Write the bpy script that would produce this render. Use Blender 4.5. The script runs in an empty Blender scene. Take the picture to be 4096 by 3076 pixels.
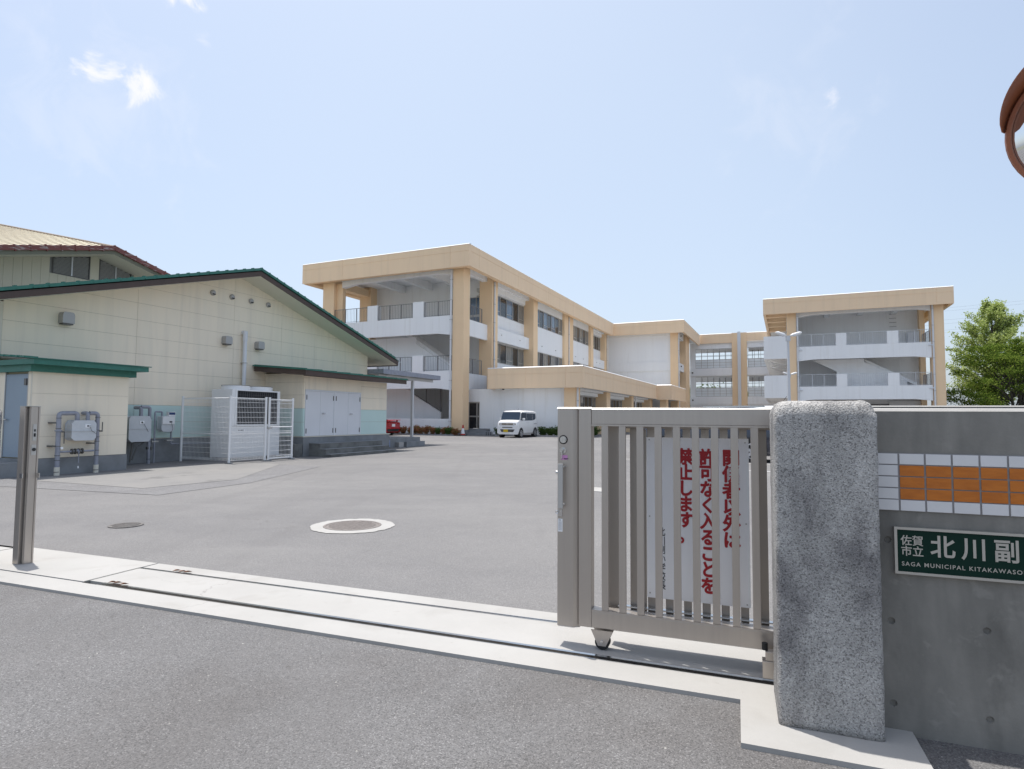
import bpy, bmesh, math, random
from mathutils import Vector, Matrix, noise
random.seed(7)
R = math.radians
S = bpy.context.scene
COL = S.collection
# ------------------------------------------------------------------ camera
PITCH, ROLL, EYE = R(3.17), R(.385), 1.3
cd = bpy.data.cameras.new('camera'); cam = bpy.data.objects.new('camera', cd); COL.objects.link(cam)
cd.sensor_width = 36; cd.sensor_fit = 'HORIZONTAL'; cd.lens = 36 * 2400 / 4096
cd.clip_start = .05; cd.clip_end = 6000
fw = Vector((0, math.cos(PITCH), math.sin(PITCH))); up0 = Vector((0, -math.sin(PITCH), math.cos(PITCH))); rt0 = Vector((1, 0, 0))
rt = rt0 * math.cos(ROLL) + up0 * math.sin(ROLL); up = up0 * math.cos(ROLL) - rt0 * math.sin(ROLL)
m = Matrix((rt, up, -fw)).transposed().to_4x4(); m.translation = (0, 0, EYE)
cam.matrix_world = m
S.camera = cam
# ------------------------------------------------------------------ light and exposure
SUN_EL = R(77.5); sx, sy = -.7255, .687
svec = Vector((math.cos(SUN_EL) * sx, math.cos(SUN_EL) * sy, math.sin(SUN_EL)))
sl = bpy.data.lights.new('sun', 'SUN'); sl.energy = 2.85; sl.angle = R(.53); sl.color = (1, .96, .9)
sun = bpy.data.objects.new('sun', sl); COL.objects.link(sun)
sun.rotation_euler = svec.to_track_quat('Z', 'Y').to_euler()
S.view_settings.view_transform = 'Standard'; S.view_settings.look = 'None'
S.view_settings.gamma = 1; S.view_settings.exposure = 0.80
S.view_settings.use_curve_mapping = False
W = bpy.data.worlds.new('World'); S.world = W; W.use_nodes = True
nt = W.node_tree; nt.nodes.clear()
def N(t, **k):
    n = nt.nodes.new(t)
    for a, b in k.items(): setattr(n, a, b)
    return n
out = N('ShaderNodeOutputWorld'); bg = N('ShaderNodeBackground'); sky = N('ShaderNodeTexSky')
sky.sky_type = 'NISHITA'; sky.sun_disc = False; sky.sun_elevation = SUN_EL; sky.sun_rotation = math.atan2(sx, sy)
sky.altitude = 0; sky.air_density = 1.0; sky.dust_density = 3.2; sky.ozone_density = 1.0
bg.inputs['Strength'].default_value = .109
tc = N('ShaderNodeTexCoord')
nrm = N('ShaderNodeVectorMath', operation='NORMALIZE'); nt.links.new(tc.outputs['Generated'], nrm.inputs[0])
cur = sky.outputs[0]
# thin high haze all over the sky: mixes the blue towards a pale milky blue
hz = N('ShaderNodeMixRGB'); hz.inputs['Color2'].default_value = (4.05, 4.70, 5.55, 1)
nt.links.new(cur, hz.inputs['Color1']); cur = hz.outputs[0]
def pxdir(px, py):
    x = (px - 2048) / 2400; y = -(py - 1538) / 2400
    return (fw + rt * x + up * y).normalized()
d0 = N('ShaderNodeVectorMath', operation='DISTANCE'); nt.links.new(nrm.outputs[0], d0.inputs[0]); d0.inputs[1].default_value = pxdir(2100, 1000)
f0 = N('ShaderNodeMapRange', interpolation_type='SMOOTHERSTEP'); nt.links.new(d0.outputs['Value'], f0.inputs[0])
f0.inputs[1].default_value = .2; f0.inputs[2].default_value = .85; f0.inputs[3].default_value = .60; f0.inputs[4].default_value = .40
nt.links.new(f0.outputs[0], hz.inputs['Fac'])
nz = N('ShaderNodeTexNoise'); nz.inputs['Scale'].default_value = 13; nz.inputs['Detail'].default_value = 9; nz.inputs['Roughness'].default_value = .62
nz.inputs['Distortion'].default_value = .6
nt.links.new(nrm.outputs[0], nz.inputs['Vector'])
for (px, py, rad, gain, lo, wd) in ((305, 255, .026, .75, .59, .18), (365, 270, .028, .85, .57, .18), (440, 290, .024, .75, .59, .18), (530, 345, .030, .75, .585, .18), (605, 350, .022, .6, .60, .18), (690, 5, .028, .75, .58, .17), (750, 0, .034, .9, .56, .17), (800, 35, .026, .8, .57, .17), (815, 150, .036, .4, .60, .2), (420, 400, .16, .16, .54, .3), (3345, 362, .034, .5, .62, .15), (3150, 440, .14, .12, .55, .3)):
    d = pxdir(px, py)
    dist = N('ShaderNodeVectorMath', operation='DISTANCE'); nt.links.new(nrm.outputs[0], dist.inputs[0]); dist.inputs[1].default_value = d
    a = N('ShaderNodeMath', operation='DIVIDE'); nt.links.new(dist.outputs['Value'], a.inputs[0]); a.inputs[1].default_value = rad
    b = N('ShaderNodeMath', operation='SUBTRACT'); b.inputs[0].default_value = 1.0; nt.links.new(a.outputs[0], b.inputs[1])
    c = N('ShaderNodeMath', operation='MULTIPLY'); nt.links.new(b.outputs[0], c.inputs[0]); c.inputs[1].default_value = .24
    e = N('ShaderNodeMath', operation='ADD'); nt.links.new(c.outputs[0], e.inputs[0]); nt.links.new(nz.outputs['Fac'], e.inputs[1])
    r = N('ShaderNodeMapRange', interpolation_type='SMOOTHSTEP'); nt.links.new(e.outputs[0], r.inputs[0])
    r.inputs[1].default_value = lo; r.inputs[2].default_value = lo + wd; r.inputs[3].default_value = 0; r.inputs[4].default_value = gain
    mx = N('ShaderNodeMixRGB'); nt.links.new(r.outputs[0], mx.inputs['Fac']); nt.links.new(cur, mx.inputs['Color1']); mx.inputs['Color2'].default_value = (5.5, 5.45, 5.7, 1)
    cur = mx.outputs[0]
nt.links.new(cur, bg.inputs['Color']); nt.links.new(bg.outputs[0], out.inputs['Surface'])
S.cycles.max_bounces = 6; S.cycles.diffuse_bounces = 4; S.cycles.glossy_bounces = 3; S.cycles.transparent_max_bounces = 12

# ------------------------------------------------------------------ materials
def mat(name, c1, c2=None, scale=2., rough=.7, metal=0., bump=0., bscale=40., detail=5., thr=(.35, .65), spec=.5, stretch=None, c3=None, s3=.6, t3=(.55, .75), coat=0., vor=False):
    M = bpy.data.materials.new(name); M.use_nodes = True
    t = M.node_tree; L = t.links.new; p = t.nodes['Principled BSDF']
    p.inputs['Base Color'].default_value = (*c1, 1); p.inputs['Roughness'].default_value = rough; p.inputs['Metallic'].default_value = metal
    p.inputs['Specular IOR Level'].default_value = spec; p.inputs['Coat Weight'].default_value = coat
    g = t.nodes.new('ShaderNodeNewGeometry'); src = g.outputs['Position']
    if stretch:
        mp = t.nodes.new('ShaderNodeMapping'); mp.inputs['Scale'].default_value = stretch; L(src, mp.inputs['Vector']); src = mp.outputs[0]
    def layer(prev, colr, sc, th, det):
        n = t.nodes.new('ShaderNodeTexNoise'); n.inputs['Scale'].default_value = sc; n.inputs['Detail'].default_value = det; n.inputs['Roughness'].default_value = .6
        L(src, n.inputs['Vector'])
        mr = t.nodes.new('ShaderNodeMapRange'); mr.inputs[1].default_value = th[0]; mr.inputs[2].default_value = th[1]; L(n.outputs['Fac'], mr.inputs[0])
        x = t.nodes.new('ShaderNodeMixRGB'); L(mr.outputs[0], x.inputs['Fac'])
        if isinstance(prev, tuple): x.inputs['Color1'].default_value = (*prev, 1)
        else: L(prev, x.inputs['Color1'])
        x.inputs['Color2'].default_value = (*colr, 1)
        return x.outputs[0]
    cur = c1
    if c2: cur = layer(cur, c2, scale, thr, detail)
    if c3: cur = layer(cur, c3, s3, t3, 6)
    if not isinstance(cur, tuple): L(cur, p.inputs['Base Color'])
    if bump:
        n = t.nodes.new('ShaderNodeTexVoronoi' if vor else 'ShaderNodeTexNoise'); n.inputs['Scale'].default_value = bscale
        L(g.outputs['Position'], n.inputs['Vector'])
        if not vor: n.inputs['Detail'].default_value = 4
        b = t.nodes.new('ShaderNodeBump'); b.inputs['Strength'].default_value = bump; b.inputs['Distance'].default_value = .01
        L(n.outputs[0], b.inputs['Height']); L(b.outputs[0], p.inputs['Normal'])
    return M
def grains(M, scale, cols, amount=1.):
    """adds aggregate grains: every voronoi cell gets one of the colours, over the material's own colour"""
    t = M.node_tree; L = t.links.new; p = t.nodes['Principled BSDF']
    g = t.nodes.new('ShaderNodeNewGeometry')
    v = t.nodes.new('ShaderNodeTexVoronoi'); v.inputs['Scale'].default_value = scale; L(g.outputs['Position'], v.inputs['Vector'])
    sp = t.nodes.new('ShaderNodeSeparateColor'); L(v.outputs['Color'], sp.inputs[0])
    cr = t.nodes.new('ShaderNodeValToRGB'); cr.color_ramp.interpolation = 'CONSTANT'
    el = cr.color_ramp.elements
    while len(el) < len(cols): el.new(.5)
    for i, (pos, k) in enumerate(cols):
        el[i].position = pos; el[i].color = (k, k, k, 1)
    L(sp.outputs[0], cr.inputs[0])
    x = t.nodes.new('ShaderNodeMixRGB'); x.blend_type = 'MULTIPLY'; x.inputs['Fac'].default_value = amount
    s = p.inputs['Base Color']
    if s.is_linked: L(s.links[0].from_socket, x.inputs['Color1'])
    else: x.inputs['Color1'].default_value = s.default_value
    L(cr.outputs[0], x.inputs['Color2']); L(x.outputs[0], s)
    return M
def cracks(M, sc, wdt, colr, amt, mask=.5):
    t = M.node_tree; L = t.links.new; p = t.nodes['Principled BSDF']; g = t.nodes.new('ShaderNodeNewGeometry')
    n1 = t.nodes.new('ShaderNodeTexNoise'); n1.inputs['Scale'].default_value = sc * 3.5; n1.inputs['Detail'].default_value = 6; L(g.outputs['Position'], n1.inputs['Vector'])
    ad = t.nodes.new('ShaderNodeVectorMath'); ad.operation = 'MULTIPLY_ADD'; L(n1.outputs['Color'], ad.inputs[0]); ad.inputs[1].default_value = (.35 / sc,) * 3; L(g.outputs['Position'], ad.inputs[2])
    v = t.nodes.new('ShaderNodeTexVoronoi'); v.feature = 'DISTANCE_TO_EDGE'; v.inputs['Scale'].default_value = sc; L(ad.outputs[0], v.inputs['Vector'])
    mr = t.nodes.new('ShaderNodeMapRange'); mr.inputs[1].default_value = 0; mr.inputs[2].default_value = wdt * sc; mr.inputs[3].default_value = amt; mr.inputs[4].default_value = 0; L(v.outputs['Distance'], mr.inputs[0])
    n2 = t.nodes.new('ShaderNodeTexNoise'); n2.inputs['Scale'].default_value = sc * 1.3; L(g.outputs['Position'], n2.inputs['Vector'])
    m2 = t.nodes.new('ShaderNodeMapRange'); m2.inputs[1].default_value = mask; m2.inputs[2].default_value = mask + .08; L(n2.outputs['Fac'], m2.inputs[0])
    mu = t.nodes.new('ShaderNodeMath'); mu.operation = 'MULTIPLY'; L(mr.outputs[0], mu.inputs[0]); L(m2.outputs[0], mu.inputs[1])
    x = t.nodes.new('ShaderNodeMixRGB'); L(mu.outputs[0], x.inputs['Fac']); s_ = p.inputs['Base Color']; L(s_.links[0].from_socket, x.inputs['Color1']); x.inputs['Color2'].default_value = (*colr, 1); L(x.outputs[0], s_)
    return M
def tracks(M, scv, colr, amt, rot=0., th=(.52, .72)):
    t = M.node_tree; L = t.links.new; p = t.nodes['Principled BSDF']; g = t.nodes.new('ShaderNodeNewGeometry')
    mp = t.nodes.new('ShaderNodeMapping'); mp.inputs['Scale'].default_value = scv; mp.inputs['Rotation'].default_value = (0, 0, rot); L(g.outputs['Position'], mp.inputs['Vector'])
    n = t.nodes.new('ShaderNodeTexNoise'); n.inputs['Scale'].default_value = 1; n.inputs['Detail'].default_value = 6; n.inputs['Distortion'].default_value = .5; L(mp.outputs[0], n.inputs['Vector'])
    mr = t.nodes.new('ShaderNodeMapRange'); mr.inputs[1].default_value = th[0]; mr.inputs[2].default_value = th[1]; mr.inputs[4].default_value = amt; L(n.outputs['Fac'], mr.inputs[0])
    x = t.nodes.new('ShaderNodeMixRGB'); L(mr.outputs[0], x.inputs['Fac']); s_ = p.inputs['Base Color']; L(s_.links[0].from_socket, x.inputs['Color1']); x.inputs['Color2'].default_value = (*colr, 1); L(x.outputs[0], s_)
    return M
ASPH = grains(mat('yard_asphalt', (.19, .186, .185), (.165, .162, .163), scale=.9, rough=.9, bump=.55, bscale=70, c3=(.215, .21, .205), s3=.22, t3=(.45, .7), spec=.3), 170, [(0, .80), (.25, .95), (.6, 1.04), (.93, 1.3)])
ROAD = grains(mat('road_asphalt', (.178, .175, .175), (.155, .152, .152), scale=1.3, rough=.88, bump=.8, bscale=130, c3=(.112, .103, .098), s3=.42, t3=(.47, .70), spec=.3), 190, [(0, .62), (.2, .88), (.55, 1.06), (.93, 1.5)])
cracks(ASPH, .13, .022, (.11, .105, .10), .6, .47); tracks(ASPH, (2.2, .16, 1), (.145, .141, .141), .35, R(-24)); tracks(ASPH, (.5, 1.6, 1), (.225, .221, .216), .35, R(20), (.55, .75)); tracks(ASPH, (6, 7, 1), (.12, .115, .11), .4, 0, (.68, .76))
tracks(ROAD, (1.3, .4, 1), (.145, .14, .138), .5, R(10), (.5, .7)); tracks(ROAD, (9, 9, 1), (.10, .095, .09), .45, 0, (.66, .74))
PATCH = grains(mat('patch_asphalt', (.19, .188, .19), (.165, .162, .165), scale=1.4, rough=.9, bump=.5, bscale=70), 95, [(0, .75), (.3, .95), (.9, 1.35)])
PALE = mat('dusty_asphalt', (.222, .215, .206), (.19, .187, .184), scale=1.1, rough=.95, bump=.4, bscale=60, c3=(.15, .147, .143), s3=.9, t3=(.60, .68), stretch=(1, .6, 1))
SLAB = mat('pale_concrete', (.375, .367, .352), (.345, .337, .322), scale=1.6, rough=.85, bump=.15, bscale=120, c3=(.31, .297, .28), s3=.5, t3=(.58, .8))
cracks(SLAB, .45, .004, (.16, .15, .14), .6, .52); tracks(SLAB, (3, 3, 1), (.25, .235, .21), .45, 0, (.58, .8)); tracks(SLAB, (14, 14, 1), (.22, .20, .18), .35, 0, (.66, .76))
CONC = mat('cast_concrete', (.185, .176, .158), (.27, .255, .228), scale=4.0, rough=.85, bump=.15, bscale=60, c3=(.13, .123, .11), s3=3.4, t3=(.52, .70), stretch=(1, 1, .5), detail=9)
OLDC = mat('old_step_concrete', (.20, .20, .19), (.10, .098, .09), scale=2.2, rough=.9, bump=.3, bscale=60, stretch=(1, 1, 1.2), thr=(.42, .70))
PLIN = mat('plinth_concrete', (.27, .28, .29), (.21, .215, .22), scale=2.5, rough=.9, bump=.2, bscale=60, c3=(.12, .125, .13), s3=1.2, t3=(.62, .8))
GRAN = grains(mat('grey_granite', (.46, .445, .425), (.34, .33, .315), scale=5.5, rough=.82, bump=.8, bscale=150, c3=(.15, .143, .145), s3=3.6, t3=(.48, .70), stretch=(1, 1, .6), detail=9), 210, [(0, .52), (.15, .86), (.45, 1.07), (.88, 1.3)])
WHITE = mat('white_wall_paint', (.90, .90, .895), (.87, .87, .87), scale=.35, rough=.85, bump=.06, bscale=25, c3=(.80, .79, .77), s3=1.6, t3=(.55, .78), stretch=(2.2, 2.2, .14))
TAN = mat('tan_wall_paint', (.90, .66, .42), (.87, .63, .40), scale=.6, rough=.85, bump=.06, bscale=25)
FASC = mat('tan_fascia_paint', (.90, .68, .46), (.87, .65, .44), scale=.5, rough=.85, bump=.05, bscale=25, c3=(.84, .63, .43), s3=.8, t3=(.6, .8), stretch=(1, 1, .3))
CREAM = mat('cream_siding_paint', (.89, .79, .635), (.87, .775, .625), scale=.6, rough=.8, bump=.12, bscale=30, c3=(.82, .745, .61), s3=1.1, t3=(.5, .8), stretch=(2.5, 2.5, .3))
MINT = mat('mint_siding_paint', (.58, .73, .69), (.55, .69, .65), scale=.6, rough=.8, bump=.12, bscale=30)
SOFF = mat('cream_soffit', (.70, .66, .56), rough=.8)
ROOFTOP = mat('greyed_roof_sheet', (.10, .14, .13), rough=.6)  # unseen hall roof top, colour greyed to cut green bounce onto the walls
GREEN = mat('green_roof_metal', (.035, .17, .13), (.03, .145, .11), scale=3, rough=.5, c3=(.045, .20, .155), s3=9, t3=(.55, .7))
BROWN = mat('brown_verge_board', (.085, .055, .045), (.07, .046, .037), scale=4, rough=.6)
GYMW = mat('gym_wall_panel', (.60, .56, .45), (.57, .535, .43), scale=.6, rough=.85)
GYMR = mat('cream_roof_metal', (.66, .62, .47), (.61, .57, .43), scale=.5, rough=.8)
SEAM = mat('roof_seam_dark', (.30, .24, .19), rough=.6)
REDT = mat('red_brown_verge_tile', (.19, .055, .045), (.40, .33, .31), scale=2.6, rough=.5, thr=(.54, .64), stretch=(1, 1, 6), detail=8)
SEAL = mat('joint_sealant', (.36, .32, .22), rough=.9)
ROOFW = mat('pale_roof_membrane', (.50, .50, .49), (.44, .44, .43), scale=.7, rough=.8)
OLIV = mat('olive_verge_board', (.17, .165, .12), rough=.7)
LOUV = mat('grey_louvre', (.42, .41, .40), rough=.5, metal=.3)
DARK = mat('dark_recess', (.02, .02, .022), rough=.9)
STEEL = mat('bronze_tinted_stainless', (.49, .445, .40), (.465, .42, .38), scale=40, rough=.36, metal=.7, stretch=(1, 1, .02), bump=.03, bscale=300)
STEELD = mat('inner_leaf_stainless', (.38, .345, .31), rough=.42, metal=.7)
CHROME = mat('bright_metal', (.62, .62, .62), rough=.2, metal=1.)
ALUM = mat('aluminium_frame', (.50, .49, .47), rough=.4, metal=.5)
ALUMD = mat('dark_bronze_frame', (.13, .125, .12), rough=.4, metal=.4)
RAILG = mat('grey_railing', (.20, .195, .20), rough=.5, metal=.3)
RAILL = mat('pale_grey_railing', (.60, .61, .63), rough=.5, metal=.3)
GLASSD = mat('dark_glass', (.022, .026, .032), (.04, .042, .045), scale=1.2, rough=.06, spec=.6)
GLASSB = mat('painted_reflection_glass', (.16, .22, .30), (.10, .15, .22), scale=1.3, rough=.08, spec=.7)  # blue sky reflection put into the colour of the panes
GLASSC = mat('curtained_glass', (.30, .30, .28), (.17, .165, .155), scale=3, rough=.12, spec=.6, stretch=(4, 4, .2))
FROST = mat('frosted_glass', (.86, .90, .92), (.80, .84, .86), scale=.7, rough=.5)
DOORG = mat('grey_blue_door_paint', (.27, .335, .40), (.25, .31, .375), scale=1.5, rough=.5)
DOORW = mat('pale_door_paint', (.72, .725, .75), (.69, .695, .72), scale=1.2, rough=.5)
GALV = mat('galvanised_pipe', (.34, .355, .41), (.27, .28, .33), scale=9, rough=.55, metal=.25)
METER = mat('pale_grey_meter_paint', (.58, .60, .62), (.53, .55, .57), scale=6, rough=.5)
PIPEW = mat('white_downpipe', (.70, .71, .73), rough=.45)
WPAINT = mat('white_enamel', (.80, .80, .80), rough=.35)
ACW = mat('air_conditioner_paint', (.80, .80, .80), (.76, .76, .76), scale=2, rough=.5)
IRON = mat('cast_iron_cover', (.25, .225, .21), (.19, .17, .16), scale=30, rough=.7, metal=.3, bump=.8, bscale=90, vor=True)
SIGNW = mat('white_sign_plate', (.90, .90, .91), rough=.45)
REDP = mat('red_print', (.42, .012, .02), rough=.5)
BLKP = mat('black_print', (.015, .015, .02), rough=.5)
PLATEG = mat('dark_green_plate', (.004, .026, .018), rough=.4, spec=.15)
LETTER = mat('etched_metal_letter', (.50, .48, .44), rough=.35, metal=.6)
TILEW = mat('white_glazed_tile', (.70, .69, .69), (.66, .65, .65), scale=9, rough=.22)
TILEO = mat('orange_glazed_tile', (.56, .17, .02), (.46, .13, .015), scale=14, rough=.18, stretch=(1, 1, 4))
GROUT = mat('grey_grout', (.27, .26, .26), rough=.9)
YELL = mat('yellow_edge_paint', (.42, .26, .03), (.13, .12, .11), scale=9, rough=.8, thr=(.48, .56))
LINEW = mat('worn_white_line', (.62, .62, .61), (.35, .35, .35), scale=12, rough=.8, thr=(.5, .7))
PINK = mat('pink_sticker', (.62, .28, .55), rough=.5)
CARW = mat('white_car_paint', (.78, .78, .78), rough=.3, coat=.4)
CARR = mat('red_car_paint', (.42, .012, .02), rough=.25, coat=.8)
CARN = mat('navy_car_paint', (.012, .018, .04), rough=.2, coat=.9)
CARG = mat('car_glass', (.03, .045, .07), rough=.08, spec=.22)
RUBB = mat('black_rubber', (.02, .02, .02), rough=.8)
RIM = mat('silver_wheel_rim', (.5, .5, .52), rough=.35, metal=.7)
PLASB = mat('black_plastic', (.02, .02, .022), rough=.5)
LAMPG = mat('lamp_lens', (.62, .65, .7), rough=.15)
REDL = mat('red_lens', (.4, .01, .01), rough=.2)
YPLATE = mat('yellow_number_plate', (.60, .42, .02), rough=.4)
ORNG = mat('faded_orange_mirror_paint', (.34, .115, .05), (.30, .10, .045), scale=5, rough=.5)
MIRR = mat('convex_mirror_face', (.85, .86, .88), rough=.03, metal=1.)
CONER = mat('red_cone_plastic', (.50, .03, .02), rough=.5)
BARK = mat('grey_bark', (.10, .085, .07), (.06, .05, .042), scale=6, rough=.9, bump=.4, bscale=20)
SOIL = mat('dry_soil', (.14, .11, .085), (.10, .08, .06), scale=4, rough=1.)
FIELD = mat('far_ground', (.16, .155, .14), (.12, .13, .09), scale=.05, rough=1.)
def leafmat(name, a, b, c, trans=.35):
    M = bpy.data.materials.new(name); M.use_nodes = True; t = M.node_tree; L = t.links.new; t.nodes.clear()
    o = t.nodes.new('ShaderNodeOutputMaterial'); g = t.nodes.new('ShaderNodeNewGeometry')
    cr = t.nodes.new('ShaderNodeValToRGB'); e = cr.color_ramp.elements; e[0].color = (*a, 1); e[1].color = (*c, 1); x = e.new(.5); x.color = (*b, 1)
    L(g.outputs['Random Per Island'], cr.inputs[0])
    d = t.nodes.new('ShaderNodeBsdfDiffuse'); tr = t.nodes.new('ShaderNodeBsdfTranslucent'); mx = t.nodes.new('ShaderNodeMixShader'); mx.inputs[0].default_value = trans
    L(cr.outputs[0], d.inputs[0]); L(cr.outputs[0], tr.inputs[0]); L(d.outputs[0], mx.inputs[1]); L(tr.outputs[0], mx.inputs[2]); L(mx.outputs[0], o.inputs[0])
    return M
LEAF1 = leafmat('fresh_light_leaf', (.24, .31, .08), (.40, .48, .15), (.56, .62, .28), .5)
LEAF2 = leafmat('dense_green_leaf', (.045, .085, .016), (.13, .20, .032), (.27, .33, .07), .42)
LEAFR = leafmat('red_tinged_shrub_leaf', (.46, .13, .08), (.38, .20, .11), (.24, .27, .09), .4)
LEAFG = leafmat('hedge_leaf', (.05, .09, .025), (.09, .15, .04), (.15, .21, .07), .35)

tracks(GRAN, (7, 7, 1.0), (.15, .145, .14), .45, 0, (.50, .68)); tracks(CONC, (5, 5, .5), (.13, .125, .112), .5, 0, (.50, .70)); tracks(CONC, (14, 14, 14), (.30, .285, .255), .5, 0, (.62, .72))
tracks(WHITE, (2.6, 2.6, .12), (.74, .73, .71), .22, 0, (.52, .74)); tracks(FASC, (2.2, 2.2, .15), (.70, .53, .36), .35, 0, (.5, .75)); tracks(CREAM, (4, 4, .25), (.62, .56, .47), .35, 0, (.5, .75))
# ------------------------------------------------------------------ mesh helpers
class MB:
    def __init__(s): s.v = []; s.f = []
    def add(s, vs, fs):
        k = len(s.v); s.v += [tuple(v) for v in vs]; s.f += [tuple(i + k for i in f) for f in fs]; return s
    def box(s, x0, x1, y0, y1, z0, z1):
        if x0 > x1: x0, x1 = x1, x0
        if y0 > y1: y0, y1 = y1, y0
        if z0 > z1: z0, z1 = z1, z0
        return s.add([(x0, y0, z0), (x1, y0, z0), (x1, y1, z0), (x0, y1, z0), (x0, y0, z1), (x1, y0, z1), (x1, y1, z1), (x0, y1, z1)],
                     [(0, 3, 2, 1), (4, 5, 6, 7), (0, 1, 5, 4), (1, 2, 6, 5), (2, 3, 7, 6), (3, 0, 4, 7)])
    def prism(s, poly, ax, a, b):
        n = len(poly)
        def P(p, d): return {'x': (d, p[0], p[1]), 'y': (p[0], d, p[1]), 'z': (p[0], p[1], d)}[ax]
        return s.add([P(p, a) for p in poly] + [P(p, b) for p in poly],
                     [tuple(range(n)), tuple(range(2 * n - 1, n - 1, -1))] + [(i, (i + 1) % n, (i + 1) % n + n, i + n) for i in range(n)])
    def cyl(s, p, q, r, r2=None, n=12, cap=True):
        p, q = Vector(p), Vector(q); d = (q - p).normalized(); r2 = r if r2 is None else r2
        u = d.orthogonal().normalized(); w = d.cross(u)
        vs = [p + (u * math.cos(6.2832 * i / n) + w * math.sin(6.2832 * i / n)) * r for i in range(n)] + [q + (u * math.cos(6.2832 * i / n) + w * math.sin(6.2832 * i / n)) * r2 for i in range(n)]
        fs = [(i, (i + 1) % n, (i + 1) % n + n, i + n) for i in range(n)]
        if cap: fs += [tuple(range(n - 1, -1, -1)), tuple(range(n, 2 * n))]
        return s.add(vs, fs)
    def tube(s, pts, r, n=10, rs=None):
        pts = [Vector(p) for p in pts]; rings = []
        u = None
        for i, p in enumerate(pts):
            d = (pts[min(i + 1, len(pts) - 1)] - pts[max(i - 1, 0)]).normalized()
            if u is None: u = d.orthogonal().normalized()
            u = (u - d * u.dot(d)).normalized(); w = d.cross(u); rr = rs[i] if rs else r
            rings.append([p + (u * math.cos(6.2832 * k / n) + w * math.sin(6.2832 * k / n)) * rr for k in range(n)])
        vs = [v for g in rings for v in g]
        fs = [(i * n + k, i * n + (k + 1) % n, (i + 1) * n + (k + 1) % n, (i + 1) * n + k) for i in range(len(pts) - 1) for k in range(n)]
        fs += [tuple(range(n - 1, -1, -1)), tuple(range(len(vs) - n, len(vs)))]
        return s.add(vs, fs)
    def lathe(s, prof, c, ax='z', n=24, a0=0, a1=6.28318):
        full = abs(a1 - a0 - 6.28318) < .01; m = n if full else n + 1; vs = []
        for i in range(m):
            a = a0 + (a1 - a0) * i / n
            for (r, h) in prof:
                p = (r * math.cos(a), r * math.sin(a), h)
                if ax == 'y': p = (p[0], p[2], p[1])
                if ax == 'x': p = (p[2], p[0], p[1])
                vs.append((p[0] + c[0], p[1] + c[1], p[2] + c[2]))
        k = len(prof); fs = []
        for i in range(n):
            j = (i + 1) % m
            for t in range(k - 1): fs.append((i * k + t, j * k + t, j * k + t + 1, i * k + t + 1))
        return s.add(vs, fs)
    def mesh(s, name, mt, off=(0, 0, 0), bevel=0, smooth=False, segs=2, recalc=True):
        me = bpy.data.meshes.new(name)
        me.from_pydata([(v[0] - off[0], v[1] - off[1], v[2] - off[2]) for v in s.v], [], s.f)
        if recalc or bevel:
            b = bmesh.new(); b.from_mesh(me)
            if bevel:
                bmesh.ops.bevel(b, geom=[e for e in b.edges], offset=bevel, segments=segs, profile=.6, affect='EDGES', clamp_overlap=True)
            bmesh.ops.recalc_face_normals(b, faces=b.faces); b.to_mesh(me); b.free()
        me.materials.append(mt)
        if smooth:
            me.polygons.foreach_set('use_smooth', [True] * len(me.polygons))
            try: me.set_sharp_from_angle(angle=R(38))
            except Exception: pass
        me.update(); return me
def link(name, me, parent=None, loc=(0, 0, 0), kind=None):
    o = bpy.data.objects.new(name, me); COL.objects.link(o); o.location = loc
    if parent: o.parent = parent
    if kind: o['kind'] = kind
    return o
FR = {'F': R(24.5), 'G': R(20.5), 'W': 0.}
def toW(fr, p):
    a = FR[fr]; return Vector((p[0] * math.cos(a) + p[1] * math.sin(a), -p[0] * math.sin(a) + p[1] * math.cos(a), p[2]))
class Thing:
    """an Empty at the thing's base in frame F (buildings), G (gate) or W (world); parts are given in frame coordinates"""
    def __init__(s, name, label, cat, fr, base, group=None, mesh=None, rot=0, kind=None):
        s.fr = fr; s.b = base
        s.o = bpy.data.objects.new(name, mesh); COL.objects.link(s.o)
        s.o.location = toW(fr, base); s.o.rotation_euler = (0, 0, -FR[fr] + rot)
        if label: s.o['label'] = label
        if cat: s.o['category'] = cat
        if group: s.o['group'] = group
        if kind: s.o['kind'] = kind
    def part(s, name, mb, mt, parent=None, kind=None, label=None, **k):
        o = link(name, mb.mesh(name, mt, s.b, **k), parent or s.o, kind=kind)
        if label: o['label'] = label
        return o
    def put(s, name, me, loc, parent=None, rot=None):
        o = link(name, me, parent or s.o, (loc[0] - s.b[0], loc[1] - s.b[1], loc[2] - s.b[2]))
        if rot: o.rotation_euler = rot
        return o
def solo(name, label, cat, fr, base, mb, mt, group=None, kind=None, **k):
    me = mb.mesh(name, mt, base, **k)
    return Thing(name, label, cat, fr, base, group, me, kind=kind)
def copy_thing(root, loc_fr, fr, label, rot=None):
    r = root.copy(); COL.objects.link(r); r.location = toW(fr, loc_fr)
    if rot is not None: r.rotation_euler = (0, 0, rot)
    if label: r['label'] = label
    for ch in root.children:
        c = ch.copy(); COL.objects.link(c); c.parent = r
        for g in ch.children:
            d = g.copy(); COL.objects.link(d); d.parent = c
    return r
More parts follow.
